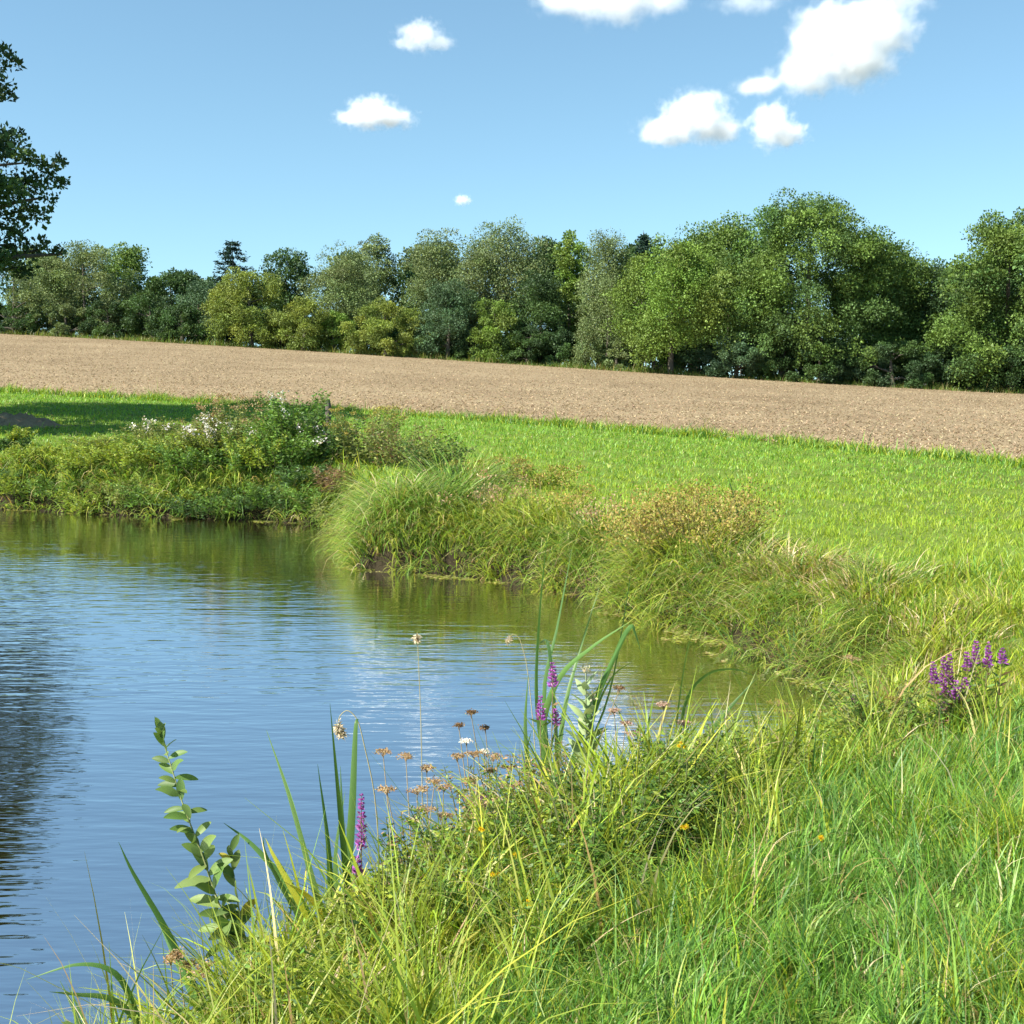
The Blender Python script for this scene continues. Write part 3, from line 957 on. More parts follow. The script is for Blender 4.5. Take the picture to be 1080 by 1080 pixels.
def stems_of(rng, base, H, spread, n, lean=0.5):
    out = []
    for i in range(n):
        a = rng.uniform(0, 2 * PI)
        r0 = spread * 0.35 * math.sqrt(rng.uniform())
        h = H * rng.uniform(0.55, 1.0)
        e = spread * rng.uniform(0.1, 1.0) * lean
        u = np.linspace(0, 1, 6)[:, None]
        d = np.array([math.cos(a), math.sin(a), 0])
        P = base + d * r0 + d * e * u ** 1.6 + np.array([0, 0, h]) * u * (1 - 0.12 * u)
        P = P + rng.normal(0, 0.012 * H, (6, 3)) * u
        out.append(P)
    return out


def along(P, s):
    """points on a polyline at parameters s in 0..1"""
    k = np.clip(s * (len(P) - 1), 0, len(P) - 1.0001)
    i = k.astype(int)
    f = (k - i)[:, None]
    return P[i] * (1 - f) + P[i + 1] * f


def weed(name, label, cat, px, Y, H, spread, nst, leafL, cols, seed, per=60, fluff=0, heads=None, group=None, lw=0.42, dz=0.0, jit=0.18, low=0.06, stemcol=(0.12, 0.13, 0.05)):
    """bushy bank plant: many leafy stems; fluff = tufts of white seed, heads = palette of flat seed heads"""
    rng = np.random.default_rng(seed)
    H = H * 0.62
    per = int(per * 1.5)
    nst = int(nst * 1.3)
    b = gpos(px, Y, dz)
    root = thing(name, b, label, cat, group)
    st, lf, fl = MB(), MB(), MB()
    for P in stems_of(rng, b, H, spread, nst):
        tube(st, P, np.linspace(0.006, 0.002, 6) * max(1, H), np.array(stemcol) * rng.uniform(.7, 1.3), 4)
        n = per
        s = rng.uniform(low, 1, n)
        p = along(P, s)
        a = rng.uniform(0, 2 * PI, n)
        el = rng.uniform(-0.3, 0.7, n)
        D = np.stack([np.cos(a) * np.cos(el), np.sin(a) * np.cos(el), np.sin(el)], -1)
        off = D * (0.12 * spread * (1.15 - s) * rng.uniform(0, 1, n) ** 0.7)[:, None]
        L = leafL * rng.uniform(0.6, 1.25, n) * (1.1 - 0.45 * s)
        leaves(lf, p + off, D, L, L * lw, pal(n, cols, None, jit, rng), rng=rng)
        if fluff and rng.uniform() < fluff:
            m = 26
            p = along(P, rng.uniform(0.82, 1.03, m)) + rng.normal(0, 0.035, (m, 3))
            fl = MB()
            leaves(fl, p, rng.normal(0, 1, (m, 3)), 0.05, 0.035, pal(m, P_WHITE, None, .1, rng), rng=rng)
            fl.build('seed_fluff', M_petal, root, origin=b)
        if heads is not None:
            m = 34
            e = P[-1]
            rr = rng.uniform(0.03, 0.09)
            q = rng.normal(0, 1, (m, 3)) * np.array([rr, rr, rr * 0.35])
            fl = MB()
            leaves(fl, e + q, rng.normal(0, 1, (m, 3)) + np.array([0, 0, .6]), 0.035, 0.025, pal(m, heads, None, .18, rng), rng=rng)
            fl.build('seed_head', M_petal, root, origin=b)
    st.build('stems', M_stem, root, origin=b)
    lf.build('leaves', M_leaf, root, origin=b)
    return root


def sedge(label, px, Y, H, spread, n, cols, seed, droop=(1.2, 2.4), W=0.010, group='sedge tussocks on the bank', heads=0, hcols=P_GOLD, dz=0.0, name='sedge_tussock', dry=0.07, lean=(0.0, 0.0)):
    """tussock of arching blades, with flat golden seed heads on stalks when heads > 0"""
    rng = np.random.default_rng(seed)
    H, n = H * 0.52, int(n * 0.7)
    b = gpos(px, Y, dz)
    root = thing(name, b, label, 'sedge', group)
    a0 = rng.uniform(0, 2 * PI, n)
    r0 = spread * 0.45 * np.sqrt(rng.uniform(0, 1, n))
    base = b + np.stack([np.cos(a0) * r0, np.sin(a0) * r0, np.zeros(n)], -1)
    base[:, 2] = np.maximum(ground(base[:, 0], base[:, 1]), -0.2) + dz - 0.03
    az = a0 + rng.normal(0, 0.7, n)
    L = H * 1.45 * rng.uniform(0.5, 1.15, n)
    c = pal(n, cols, None, 0.2, rng)
    d = rng.uniform(0, 1, n) < dry
    c[d] = pal(int(d.sum()), P_STRAW, None, .2, rng)
    mb = MB()
    n0 = n
    Wd = np.maximum(1.6 * W * rng.uniform(0.5, 1.4, n), 0.0011 * Y)
    blades(mb, base, L, Wd, az, rng.uniform(0.05, 0.75, n), rng.uniform(*droop, n), c, 6, rng=rng)
    # a fringe of short dead leaves at the foot
    k = n // 4
    ii = rng.integers(0, n, k)
    blades(mb, base[ii], L[ii] * 0.5, Wd[ii], az[ii] + rng.normal(0, .4, k), 0.6, rng.uniform(1.9, 2.9, k), pal(k, list(P_STRAW) + list(P_BROWN), None, .25, rng), 4, rng=rng)
    mb.build('leaves', M_reed, root, origin=b)
    if heads:
        st, hd = MB(), MB()
        for i in range(heads):
            a, r = rng.uniform(0, 2 * PI), spread * 0.6 * math.sqrt(rng.uniform())
            p0 = b + np.array([math.cos(a) * r * 0.5, math.sin(a) * r * 0.5, 0])
            h = H * rng.uniform(0.45, 1.25)
            p1 = b + np.array([math.cos(a) * r, math.sin(a) * r, h])
            u = np.linspace(0, 1, 5)[:, None]
            P = p0 + (p1 - p0) * u
            tube(st, P, 0.004, np.array([.22, .20, .07]), 4)
            m = 46
            rr = rng.uniform(0.05, 0.12)
            q = rng.normal(0, 1, (m, 3)) * np.array([rr, rr, rr * 0.6])
            hd = MB()
            leaves(hd, p1 + q, rng.normal(0, 1, (m, 3)) + np.array([0, 0, .5]), 0.038, 0.022, pal(m, hcols, None, .18, rng), rng=rng)
            hd.build('seed_head', M_petal, root, origin=b)
        st.build('stems', M_stem, root, origin=b)
    return root


W_ = weed
# far left bank, from the frame edge to the corner of the pond
W_('weed_clump', 'dark leafy weed at the left end of the far bank', 'weed', 8, 26.60, 0.60, 0.9, 16, 0.09, P_DARK, 201)
W_('weed_clump', 'rounded yellow green weed clump at the left end of the far bank', 'weed', 42, 25.90, 0.60, 1.0, 22, 0.07, P_YEL, 202, per=90)
W_('weed_clump', 'tall pale yellow green weed behind the rounded clump at the left', 'weed', 20, 27.05, 0.80, 0.6, 10, 0.08, P_YEL, 203)
W_('weed_clump', 'low yellow green weed spilling to the water right of the rounded clump', 'weed', 92, 25.40, 0.60, 1.2, 24, 0.07, P_YEL, 204, per=90)
W_('weed_clump', 'olive weed clump higher up the slope at the left', 'weed', 110, 26.25, 0.56, 1.1, 18, 0.08, P_OLIVE, 205)
W_('weed_clump', 'yellow green mound of weed over a bare strip of shore', 'weed', 150, 25.00, 0.95, 1.3, 26, 0.075, P_YEL, 206, per=90)
W_('willowherb', 'willowherb with white seed fluff nearest the shaded lawn', 'weed', 150, 26.25, 1.10, 0.9, 14, 0.08, P_OLIVE, 207, fluff=0.16)
W_('willowherb', 'row of willowherb tops in white fluff against the shaded lawn', 'weed', 190, 26.65, 1.30, 1.1, 16, 0.08, P_OLIVE, 208, fluff=0.18)
W_('weed_clump', 'mid green weed at the water below the fluffy willowherb', 'weed', 200, 24.60, 1.01, 1.2, 24, 0.08, P_LEAF, 209, per=80)
W_('willowherb', 'reddish olive willowherb with one white fluffy head halfway up the bank', 'weed', 212, 25.35, 1.54, 0.9, 18, 0.08, P_OLIVE + P_BROWN[:1], 210, fluff=0.25)
W_('weed_clump', 'bright green weed hanging over the dark shore in the middle of the far bank', 'weed', 248, 24.30, 1.07, 1.2, 24, 0.085, P_LEAF, 211, per=80)
W_('nettle_clump', 'tall brown green nettle clump under the pinkish seed haze', 'weed', 250, 25.65, 2.25, 1.2, 24, 0.09, P_OLIVE, 212, heads=P_PINKB)
W_('willowherb', 'willowherb with a big white fluffy head left of the tall green bush', 'weed', 238, 24.85, 1.60, 0.8, 14, 0.08, P_OLIVE, 213, fluff=0.3)
W_('weed_clump', 'light yellow green weed mound low on the bank under the nettle clump', 'weed', 275, 24.20, 1.25, 1.2, 26, 0.08, P_YEL, 214, per=90)
W_('nettle_clump', 'tall fresh green bush on the bank crest left of the fence post', 'weed', 312, 25.05, 2.55, 1.3, 30, 0.11, P_LEAF, 215, per=80, fluff=0.12)
W_('nettle_clump', 'broad mid green bush beside the dead brown weed', 'weed', 302, 24.20, 1.60, 1.4, 28, 0.10, P_LEAF, 216, per=80, fluff=0.1)
W_('nettle_clump', 'dark leafy weed in the shade at the waterline', 'weed', 322, 23.50, 0.89, 1.0, 20, 0.09, P_DARK, 217)
W_('nettle_clump', 'dark glossy leaved bush right of the fence post', 'weed', 350, 24.45, 1.84, 1.1, 24, 0.10, P_DARK, 218, per=70)
W_('dead_weed', 'dead brown weed hanging in a tangle at the pond corner', 'weed', 347, 23.10, 1.01, 0.75, 20, 0.09, P_BROWN, 219, per=60, lw=0.2, stemcol=(0.2, 0.13, 0.08))
W_('weed_clump', 'olive tall weed thicket right of the fence post', 'weed', 385, 24.25, 2.08, 1.3, 26, 0.09, P_OLIVE, 220, per=60, heads=P_GOLD)
W_('weed_clump', 'brown tinged tall weed on the crest behind the drooping sedge', 'weed', 425, 23.60, 1.60, 1.3, 26, 0.08, P_OLIVE + P_BROWN[:1], 221, per=60)
W_('weed_clump', 'dark olive bush on the crest right of the drooping sedge', 'weed', 462, 22.60, 1.25, 1.1, 24, 0.085, P_DARK + P_OLIVE, 222, per=70)
W_('weed_clump', 'pale brown seeding weed on the lawn edge right of the crest bushes', 'weed', 520, 21.00, 0.83, 1.2, 16, 0.06, P_OLIVE, 223, heads=P_GOLD)
W_('weed_clump', 'pale seeding weed farther right on the lawn edge', 'weed', 575, 20.50, 0.71, 1.0, 14, 0.06, P_YEL, 224, heads=P_GOLD)

W_('weed_clump', 'broad yellow green weed mound in the middle of the left slope', 'weed', 118, 25.5, 0.85, 1.5, 26, 0.075, P_YEL, 231, per=80)
W_('weed_clump', 'broad leafy yellow green mound below the fluffy willowherb row', 'weed', 178, 25.1, 1.0, 1.5, 28, 0.08, P_YEL + P_LEAF, 232, per=80)
W_('weed_clump', 'olive brown weed mound right of the leafy yellow green mound', 'weed', 222, 24.9, 1.2, 1.4, 28, 0.08, P_OLIVE + P_YEL, 233, per=80, fluff=0.1)
W_('weed_clump', 'mid green weed mound under the brown green nettle clump', 'weed', 262, 24.8, 1.4, 1.4, 28, 0.09, P_LEAF + P_OLIVE, 234, per=80, fluff=0.1)

# the headland: great drooping sedges, then tussocks along the bank to the inlet
sedge('great drooping sedge at the corner where the pond turns', 416, 18.05, 1.40, 1.0, 1100, P_SEDGE, 301, (1.6, 2.9), 0.013)
sedge('second great drooping sedge just right of the corner one', 455, 17.95, 1.30, 1.0, 900, P_SEDGE, 302, (1.5, 2.9), 0.013)
sedge('drooping sedge with pale upright stalks behind the corner pair', 482, 19.6, 1.35, 1.1, 700, P_SEDGE, 303, (0.9, 2.5), 0.013)
sedge('bright narrow sedge hanging to the scummy shore', 430, 17.8, 0.75, 0.7, 420, P_SEDGEY, 304, (1.4, 2.8), 0.011)
sedge('short bright sedge at the shore right of the great drooping pair', 470, 17.6, 0.75, 0.8, 420, P_SEDGEY, 305, (1.4, 2.8), 0.011)
sedge('tussock with orange brown seed heads right of the drooping sedges', 510, 17.5, 0.95, 1.0, 600, P_SEDGEY, 306, (1.3, 2.7), 0.011, heads=12, hcols=P_PINKB)
sedge('short hanging sedge over bare mud left of the bright narrow one', 402, 17.75, 0.75, 0.6, 420, P_SEDGE, 325, (1.7, 2.9), 0.011)
sedge('short hanging sedge over bare mud right of the short bright one', 492, 17.3, 0.70, 0.7, 420, P_SEDGEY, 326, (1.7, 2.9), 0.011)
sedge('small hanging sedge at the very corner of the pond', 396, 18.3, 0.70, 0.7, 380, P_SEDGE, 324, (1.6, 2.9), 0.011)
sedge('olive tussock overhanging the dark undercut shore', 545, 16.8, 0.85, 1.0, 600, P_SEDGEY, 307, (1.4, 2.8), 0.011)
sedge('tussock with flat tan seed heads between two olive ones', 578, 16.7, 0.95, 1.0, 600, P_SEDGEY, 308, (1.3, 2.7), 0.011, heads=12)
sedge('olive tussock over the darkest hole in the shore', 605, 15.9, 0.80, 1.0, 560, P_SEDGEY, 309, (1.4, 2.8), 0.011, heads=3)
sedge('tussock with a few brown heads left of the golden headed clump', 640, 15.6, 0.85, 0.9, 560, P_SEDGE, 310, (1.3, 2.7), 0.011, heads=6, hcols=P_PINKB)
sedge('biggest golden headed clump on the bank', 732, 14.2, 1.00, 1.6, 1100, P_SEDGEY, 311, (1.1, 2.5), 0.011, heads=95)
sedge('yellow green clump spilling over the water left of the biggest golden one', 690, 14.5, 0.80, 1.2, 900, P_SEDGEY, 312, (1.3, 2.7), 0.011, heads=60)
sedge('pale tussock drooping into the water under the golden clump', 715, 13.7, 0.70, 1.0, 700, P_SEDGEY, 313, (1.5, 2.8), 0.010)
sedge('dark gapped tussock beside the golden clump', 768, 13.3, 0.85, 0.9, 560, P_SEDGE, 314, (1.3, 2.7), 0.010, heads=8)
sedge('straw streaked tussock drooping to the water left of the shore reed', 800, 12.9, 0.72, 1.0, 700, P_SEDGEY, 315, (1.4, 2.8), 0.010, dry=.3)
sedge('rust tinged tussock behind the shore reed', 836, 12.7, 0.70, 1.0, 700, P_SEDGEY + P_PINKB[:1], 316, (1.3, 2.7), 0.010, dry=.3)
sedge('tussock in a shaded hollow over the inlet', 872, 12.5, 0.62, 1.0, 600, P_SEDGE, 317, (1.3, 2.7), 0.010, dry=.2)
sedge('straw coloured tussock at the head of the inlet', 915, 11.6, 0.55, 1.0, 600, P_SEDGEY, 318, (1.4, 2.8), 0.009, dry=.35)
sedge('dark hollowed tussock up the slope from the inlet', 935, 11.8, 0.60, 1.0, 520, P_SEDGE, 319, (1.2, 2.6), 0.009, dry=.2)
sedge('tangled straw tussock left of the purple spikes', 965, 10.3, 0.45, 1.0, 560, P_SEDGEY, 320, (1.2, 2.6), 0.008, dry=.35)
sedge('olive tussock behind the purple spikes', 1000, 10.2, 0.45, 1.0, 520, P_SEDGEY, 321, (1.2, 2.6), 0.008, dry=.25)
sedge('yellow tussock at the right edge above the purple spikes', 1065, 10.4, 0.45, 1.1, 560, P_SEDGEY, 322, (1.0, 2.2), 0.008, dry=.12)
sedge('brown stemmed tussock between inlet and purple spikes', 955, 9.4, 0.42, 0.8, 420, P_SEDGE + P_BROWN, 323, (1.0, 2.4), 0.008, dry=.3)


_sh = [(5, 'dark', 'dark weed touching the water at the left end of the far bank'),
       (30, 'yellow', 'yellow green weed at the waterline below the rounded weed clump'),
       (62, 'mid', 'mid green weed at the waterline right of the rounded weed clump'),
       (95, 'yellow', 'yellow green weed at the waterline below the olive slope weed'),
       (128, 'olive', 'olive weed at the waterline beside the bare strip of shore'),
       (160, 'mid', 'mid green weed at the waterline below the yellow green mound'),
       (188, 'yellow', 'yellow green weed at the waterline below the fluffy willowherb row'),
       (216, 'dark', 'dark weed at the waterline below the reddish willowherb'),
       (240, 'mid', 'mid green weed at the waterline below the big white fluffy head'),
       (262, 'dark', 'dark weed at the waterline below the brown green nettles'),
       (284, 'mid', 'mid green weed at the waterline below the light weed mound'),
       (306, 'dark', 'dark weed at the waterline below the tall fresh green bush'),
       (330, 'mid', 'mid green weed at the waterline left of the dead brown weed'),
       (352, 'olive', 'olive weed at the waterline right below the dead brown weed')]
for i, (px, c, lb) in enumerate(_sh):
    Ysh = np.interp(px, [0, 100, 200, 290, 350, 376], [25.9, 24.9, 24.0, 23.6, 22.95, 22.3]) + 0.22
    W_('shore_weed', lb, 'weed', px, float(Ysh) - 0.12, 0.85, 1.2, 22, 0.075, {'dark': P_DARK, 'yellow': P_YEL, 'mid': P_LEAF, 'olive': P_OLIVE}[c], 240 + i, per=70, group='low weeds along the far waterline', dz=-0.22, low=0.0)


NEARC = [(0.33, 0.40, 0.03), (0.25, 0.33, 0.03), (0.42, 0.43, 0.06), (0.17, 0.25, 0.03), (0.13, 0.21, 0.03)]
for i, (px, Y, H, n, lb) in enumerate([
        (215, 4.65, 0.80, 170, 'yellow green sedge clump behind the withered heads at the bottom left'),
        (285, 4.75, 0.85, 190, 'yellow green sedge clump at the foot of the willow shoot'),
        (345, 4.95, 0.80, 190, 'yellow green sedge clump at the foot of the left cattail'),
        (405, 5.15, 0.90, 210, 'sedge clump right of the single bright loosestrife spike'),
        (440, 4.70, 0.80, 190, 'bright yellow sedge clump lower on the bank right of the left cattail'),
        (470, 5.45, 0.90, 210, 'sedge clump under the rusty low seed heads'),
        (530, 5.75, 0.95, 220, 'sedge clump under the taller brown seed heads'),
        (575, 6.15, 0.95, 220, 'sedge clump at the foot of the tallest cattail'),
        (545, 5.10, 0.80, 200, 'sedge clump round the middle yellow flower'),
        (625, 6.05, 1.05, 260, 'tall arching sedge clump in front of the mullein'),
        (600, 5.45, 1.05, 260, 'full dark based sedge clump left of the leaf hollow'),
        (660, 5.75, 1.10, 280, 'largest arching sedge clump over the dark leaf hollow'),
        (690, 6.35, 1.05, 260, 'tall sedge clump right of the mullein'),
        (730, 6.35, 0.80, 240, 'yellow sedge clump in front of the thin bending cattail'),
        (770, 6.90, 0.50, 220, 'yellow sedge clump below the tan rounded seed heads'),
        (820, 7.10, 0.40, 200, 'low yellow sedge clump right of the tan rounded seed heads'),
        (880, 7.20, 0.35, 180, 'low yellow sedge clump below the scattered purple buds'),
        (310, 4.20, 0.65, 170, 'yellow sedge clump at the bottom edge under the left cattail')]):
    sedge(lb, px, Y, H, 0.42, n, NEARC, 340 + i, (0.6, 2.1), 0.0135, group='sedge clumps on the near bank', name='sedge_clump', dry=0.08)


for i, (px, Y, H, sp, n, c, lb) in enumerate([
        (655, 5.35, 0.55, 0.55, 30, P_DARK + P_LEAF, 'dark small leaved vetch in the hollow of the near bank'),
        (700, 5.75, 0.60, 0.50, 26, P_LEAF + P_YEL + P_DARK[:1], 'dark vetch right of the hollow under the tall sedge clumps'),
        (620, 4.90, 0.50, 0.50, 26, P_LEAF, 'mid green small leaved weed in front of the dark vetch'),
        (560, 5.45, 0.62, 0.45, 24, P_LEAF + P_YEL, 'leafy weed round the yellow flowers of the near bank'),
        (500, 5.25, 0.62, 0.45, 24, P_YEL + P_LEAF, 'yellow green leafy weed below the rusty seed heads'),
        (445, 5.35, 0.66, 0.40, 22, P_LEAF + P_PINKB[:1], 'rust tinged leafy weed below the pinkish seed heads'),
        (520, 4.60, 0.40, 0.45, 24, P_LEAF, 'low mid green weed at the lower middle of the near bank'),
        (400, 4.65, 0.48, 0.40, 22, P_YEL, 'low yellow green weed right of the yellowing folded leaf'),
        (745, 6.00, 0.55, 0.50, 24, P_LEAF + P_YEL, 'leafy weed beside the yellow sedge of the thin bending cattail'),
        (800, 6.50, 0.42, 0.50, 22, P_OLIVE + P_YEL, 'olive weed below the tan rounded seed heads'),
        (585, 6.35, 0.70, 0.40, 22, P_OLIVE + P_PINKB[:2], 'brownish olive weed at the water by the tallest cattail'),
        (520, 6.05, 0.72, 0.40, 22, P_OLIVE + P_PINKB[:2], 'brownish weed tangled in the fading purple loosestrife'),
        (930, 7.40, 0.45, 0.60, 22, P_OLIVE + P_LEAF, 'olive leafy weed among the low scattered purple buds')]):
    W_('meadow_weed', lb, 'weed', px, Y, H * 1.62, sp, n, 0.046, c, 370 + i, per=60, lw=0.36)


def pond_scum():
    """thin yellow green scum and drift along the far shore"""
    rng = np.random.default_rng(990)
    x, y = scatter(260000, -0.45, 0.32, 10.5, 27, rng)
    sd = pond_sd(x, y)
    k = (sd < 0.02) & (sd > -0.30 - 0.25 * noise2(x, y, 2.0, 95)) & (noise2(x, y, 1.6, 96) > 0.0)
    x, y = x[k], y[k]
    n = len(x)
    a = rng.uniform(0, 6.28, n)
    mb = MB()
    leaves(mb, np.stack([x, y, rng.uniform(.003, .012, n)], -1), np.stack([np.cos(a), np.sin(a), 0 * a], -1), rng.uniform(.03, .08, n), 0.03, pal(n, [(0.30, 0.33, 0.06), (0.22, 0.27, 0.05), (0.38, 0.34, 0.15)], None, .2, rng), rng=rng,
           side=np.stack([-np.sin(a), np.cos(a), 0 * a], -1), fold=0.02)
    tag(mb.build('pond_scum', M_leaf), kind='stuff')


pond_scum()


def fence_post():
    b = gpos(346, 27.5)
    mb = MB()
    rng = np.random.default_rng(5)
    H = 1.25
    u = np.linspace(0, 1, 9)[:, None]
    P = b + np.array([0.04, 0, H]) * u + np.array([0, 0, -0.1])
    tube(mb, P, [.075, .072, .07, .07, .069, .068, .068, .066, .03], np.array([.17, .155, .13]), 9)
    o = mb.build('fence_post', M_bark, origin=b)
    tag(o, 'short weathered wooden fence post standing in the weeds at the field edge', 'post')


fence_post()


def heap():
    rng = np.random.default_rng(8)
    b = gpos(6, 33)
    X, Y = np.meshgrid(np.linspace(-2.2, 2.2, 60), np.linspace(-1, 1, 34))
    r = np.sqrt((X / 2.0) ** 2 + (Y / 0.9) ** 2)
    Z = 0.55 * np.clip(1 - r ** 2, 0, 1) ** 0.8 * (1 + 0.3 * noise2(X, Y, 0.7, 91)) + rng.normal(0, .02, X.shape) - 0.1
    i = np.arange(33)[:, None] * 60 + np.arange(59)[None, :]
    mb = MB()
    mb.add(np.stack([X, Y, Z], -1).reshape(-1, 3), np.stack([i, i + 1, i + 61, i + 60], -1).reshape(-1, 4), np.array([.2, .15, .1]))
    o = mb.build('earth_heap', M_field)
    o.location = b
    o.scale = (0.8, 0.8, 0.6)
    tag(o, 'low heap of bare brown earth in the tree shade at the left edge', 'earth heap')


heap()


# ---------------------------------------------------------------- tall plants of the near bank
def reed(name, label, cat, paths, Y, cols, seed, wpx=9, group=None, extra=None):
    """broad strap leaves; every path runs upward in picture pixels, at distance Y (Y, dY) leaning in depth"""
    rng = np.random.default_rng(seed)
    x0, y0 = paths[0][0][0]
    b = gpos(x0, Y)
    root = thing(name, b, label, cat, group)
    for pts, dy, kw in paths:
        n = len(pts)
        P = np.array([at(px, py, Y + dy * i / max(n - 1, 1)) for i, (px, py) in enumerate(pts)])
        g = gpos(pts[0][0], Y)[2] - 0.03
        if P[0, 2] > g + 0.05:
            d = P[0] - P[1]
            d = d / max(np.linalg.norm(d), 1e-6)
            foot = P[0] + d * min((P[0, 2] - g) / max(-d[2], 0.35), 0.9)
            foot[2] = g
            P = np.vstack([foot, P])
        mb = MB()
        c = pal(1, kw.get('cols', cols), None, .12, rng)[0]
        ribbon(mb, P, 1.0 * kw.get('w', wpx) / F * Y, c, roll=kw.get('roll', rng.uniform(-.35, .35)), facing=kw.get('facing'), tipcol=kw.get('tip'))
        mb.build('leaf', M_reed, root, origin=b)
    return root


YT = (0.33, 0.30, 0.03)
reed('cattail', 'tall cattail at the left of the near bank with leaves fanning over the water', 'reed', [
    ([(345, 990), (330, 930), (305, 840), (281, 770)], 0.2, {'w': 8}),
    ([(348, 985), (325, 910), (308, 845), (291, 796)], 0.3, {'w': 6}),
    ([(350, 970), (346, 890), (335, 806)], 0.1, {'w': 8}),
    ([(370, 960), (362, 880), (359, 808)], -0.1, {'w': 8}),
    ([(368, 950), (358, 850), (348, 742)], -0.2, {'w': 8}),
    ([(364, 955), (371, 860), (375, 770), (378, 758)], 0.1, {'w': 9}),
    ([(356, 960), (354, 900), (364, 835)], 0.1, {'w': 7}),
], 5.2, P_REED, 401)
reed('cattail', 'sparse cattail standing farthest out in the water at the lower left', 'reed', [
    ([(200, 1030), (172, 975), (140, 920), (125, 888)], 0.1, {'w': 8}),
    ([(190, 1020), (168, 970), (153, 950)], 0.1, {'w': 8}),
], 4.75, P_REED, 402)
reed('cattail', 'low cattail with drooping leaves in the bottom left corner', 'reed', [
    ([(150, 1085), (125, 1030), (85, 1017), (28, 1033)], -0.1, {'w': 7}),
    ([(160, 1090), (120, 1055), (82, 1049), (52, 1046)], -0.2, {'w': 7}),
    ([(95, 1120), (80, 1070), (63, 1034)], 0.0, {'w': 9}),
    ([(110, 1120), (90, 1080), (72, 1040)], 0.1, {'w': 6}),
    ([(150, 1110), (140, 1070), (128, 1027)], -0.1, {'w': 7, 'cols': P_YEL}),
], 4.3, P_REED, 403)
reed('cattail', 'leaning cattail with one yellowing folded leaf right of the leafy shoot', 'reed', [
    ([(335, 985), (300, 930), (265, 890), (236, 868)], 0.2, {'w': 9}),
    ([(345, 990), (318, 955), (290, 905), (280, 884)], 0.0, {'w': 10, 'cols': [YT]}),
    ([(330, 990), (300, 940), (280, 900), (278, 882)], 0.0, {'w': 6}),
    ([(352, 985), (330, 950), (300, 930)], -0.2, {'w': 9, 'cols': [YT]}),
], 5.0, P_REED, 404)
reed('cattail', 'tallest cattail in the centre with leaves bent sharply over', 'reed', [
    ([(578, 830), (566, 740), (569, 650), (578, 555)], 0.1, {'w': 5}),
    ([(580, 830), (574, 730), (588, 660), (603, 580)], 0.3, {'w': 5}),
    ([(582, 830), (572, 770), (590, 715), (625, 682), (664, 656)], -0.2, {'w': 7, 'roll': 0.0}),
    ([(605, 830), (612, 775), (640, 708), (664, 660)], -0.1, {'w': 6}),
    ([(645, 700), (664, 662), (670, 668), (677, 692)], 0.0, {'w': 5}),
    ([(585, 830), (596, 745), (612, 685), (632, 620)], 0.4, {'w': 5}),
    ([(612, 820), (625, 760), (645, 715), (668, 697)], 0.1, {'w': 5}),
    ([(560, 835), (554, 770), (557, 712)], 0.0, {'w': 6}),
    ([(556, 820), (556, 790), (561, 770)], 0.0, {'w': 5}),
    ([(575, 830), (583, 780), (594, 755)], 0.1, {'w': 5}),
    ([(590, 830), (580, 690), (570, 678), (562, 690)], 0.2, {'w': 4}),
    ([(600, 830), (640, 740), (660, 640), (668, 580)], 0.6, {'w': 4}),
], 6.9, P_REED, 405, wpx=6)
reed('cattail', 'thin cattail bending right over the open water near the inlet', 'reed', [
    ([(715, 830), (735, 790), (765, 752), (797, 716)], 0.2, {'w': 8}),
    ([(712, 830), (722, 745), (745, 712), (775, 706), (800, 715)], 0.4, {'w': 5}),
    ([(708, 830), (714, 760), (724, 690), (738, 640)], 0.3, {'w': 4}),
    ([(730, 830), (745, 780), (760, 765)], 0.3, {'w': 4}),
], 7.7, P_REED, 406)
reed('cattail', 'dark cattail leaves rising out of the golden headed clump', 'reed', [
    ([(772, 590), (778, 545), (768, 503)], 0.2, {'w': 5}),
    ([(768, 590), (765, 560), (748, 530)], 0.1, {'w': 4}),
    ([(780, 590), (786, 560), (784, 530)], 0.1, {'w': 5}),
    ([(764, 590), (758, 565), (745, 545)], 0.1, {'w': 4}),
], 13.9, P_REED, 407)
reed('cattail', 'small cattail tuft growing in the shallow inlet below the straw tussocks', 'reed', [
    ([(834, 706), (828, 688), (820, 672)], 0.1, {'w': 4}),
    ([(835, 706), (834, 680), (830, 658)], 0.1, {'w': 4}),
    ([(837, 706), (838, 680), (837, 660)], 0.0, {'w': 5}),
    ([(838, 706), (842, 688), (850, 676)], 0.0, {'w': 3}),
    ([(832, 706), (824, 694), (817, 688)], 0.0, {'w': 3}),
], 11.3, P_REED, 408)


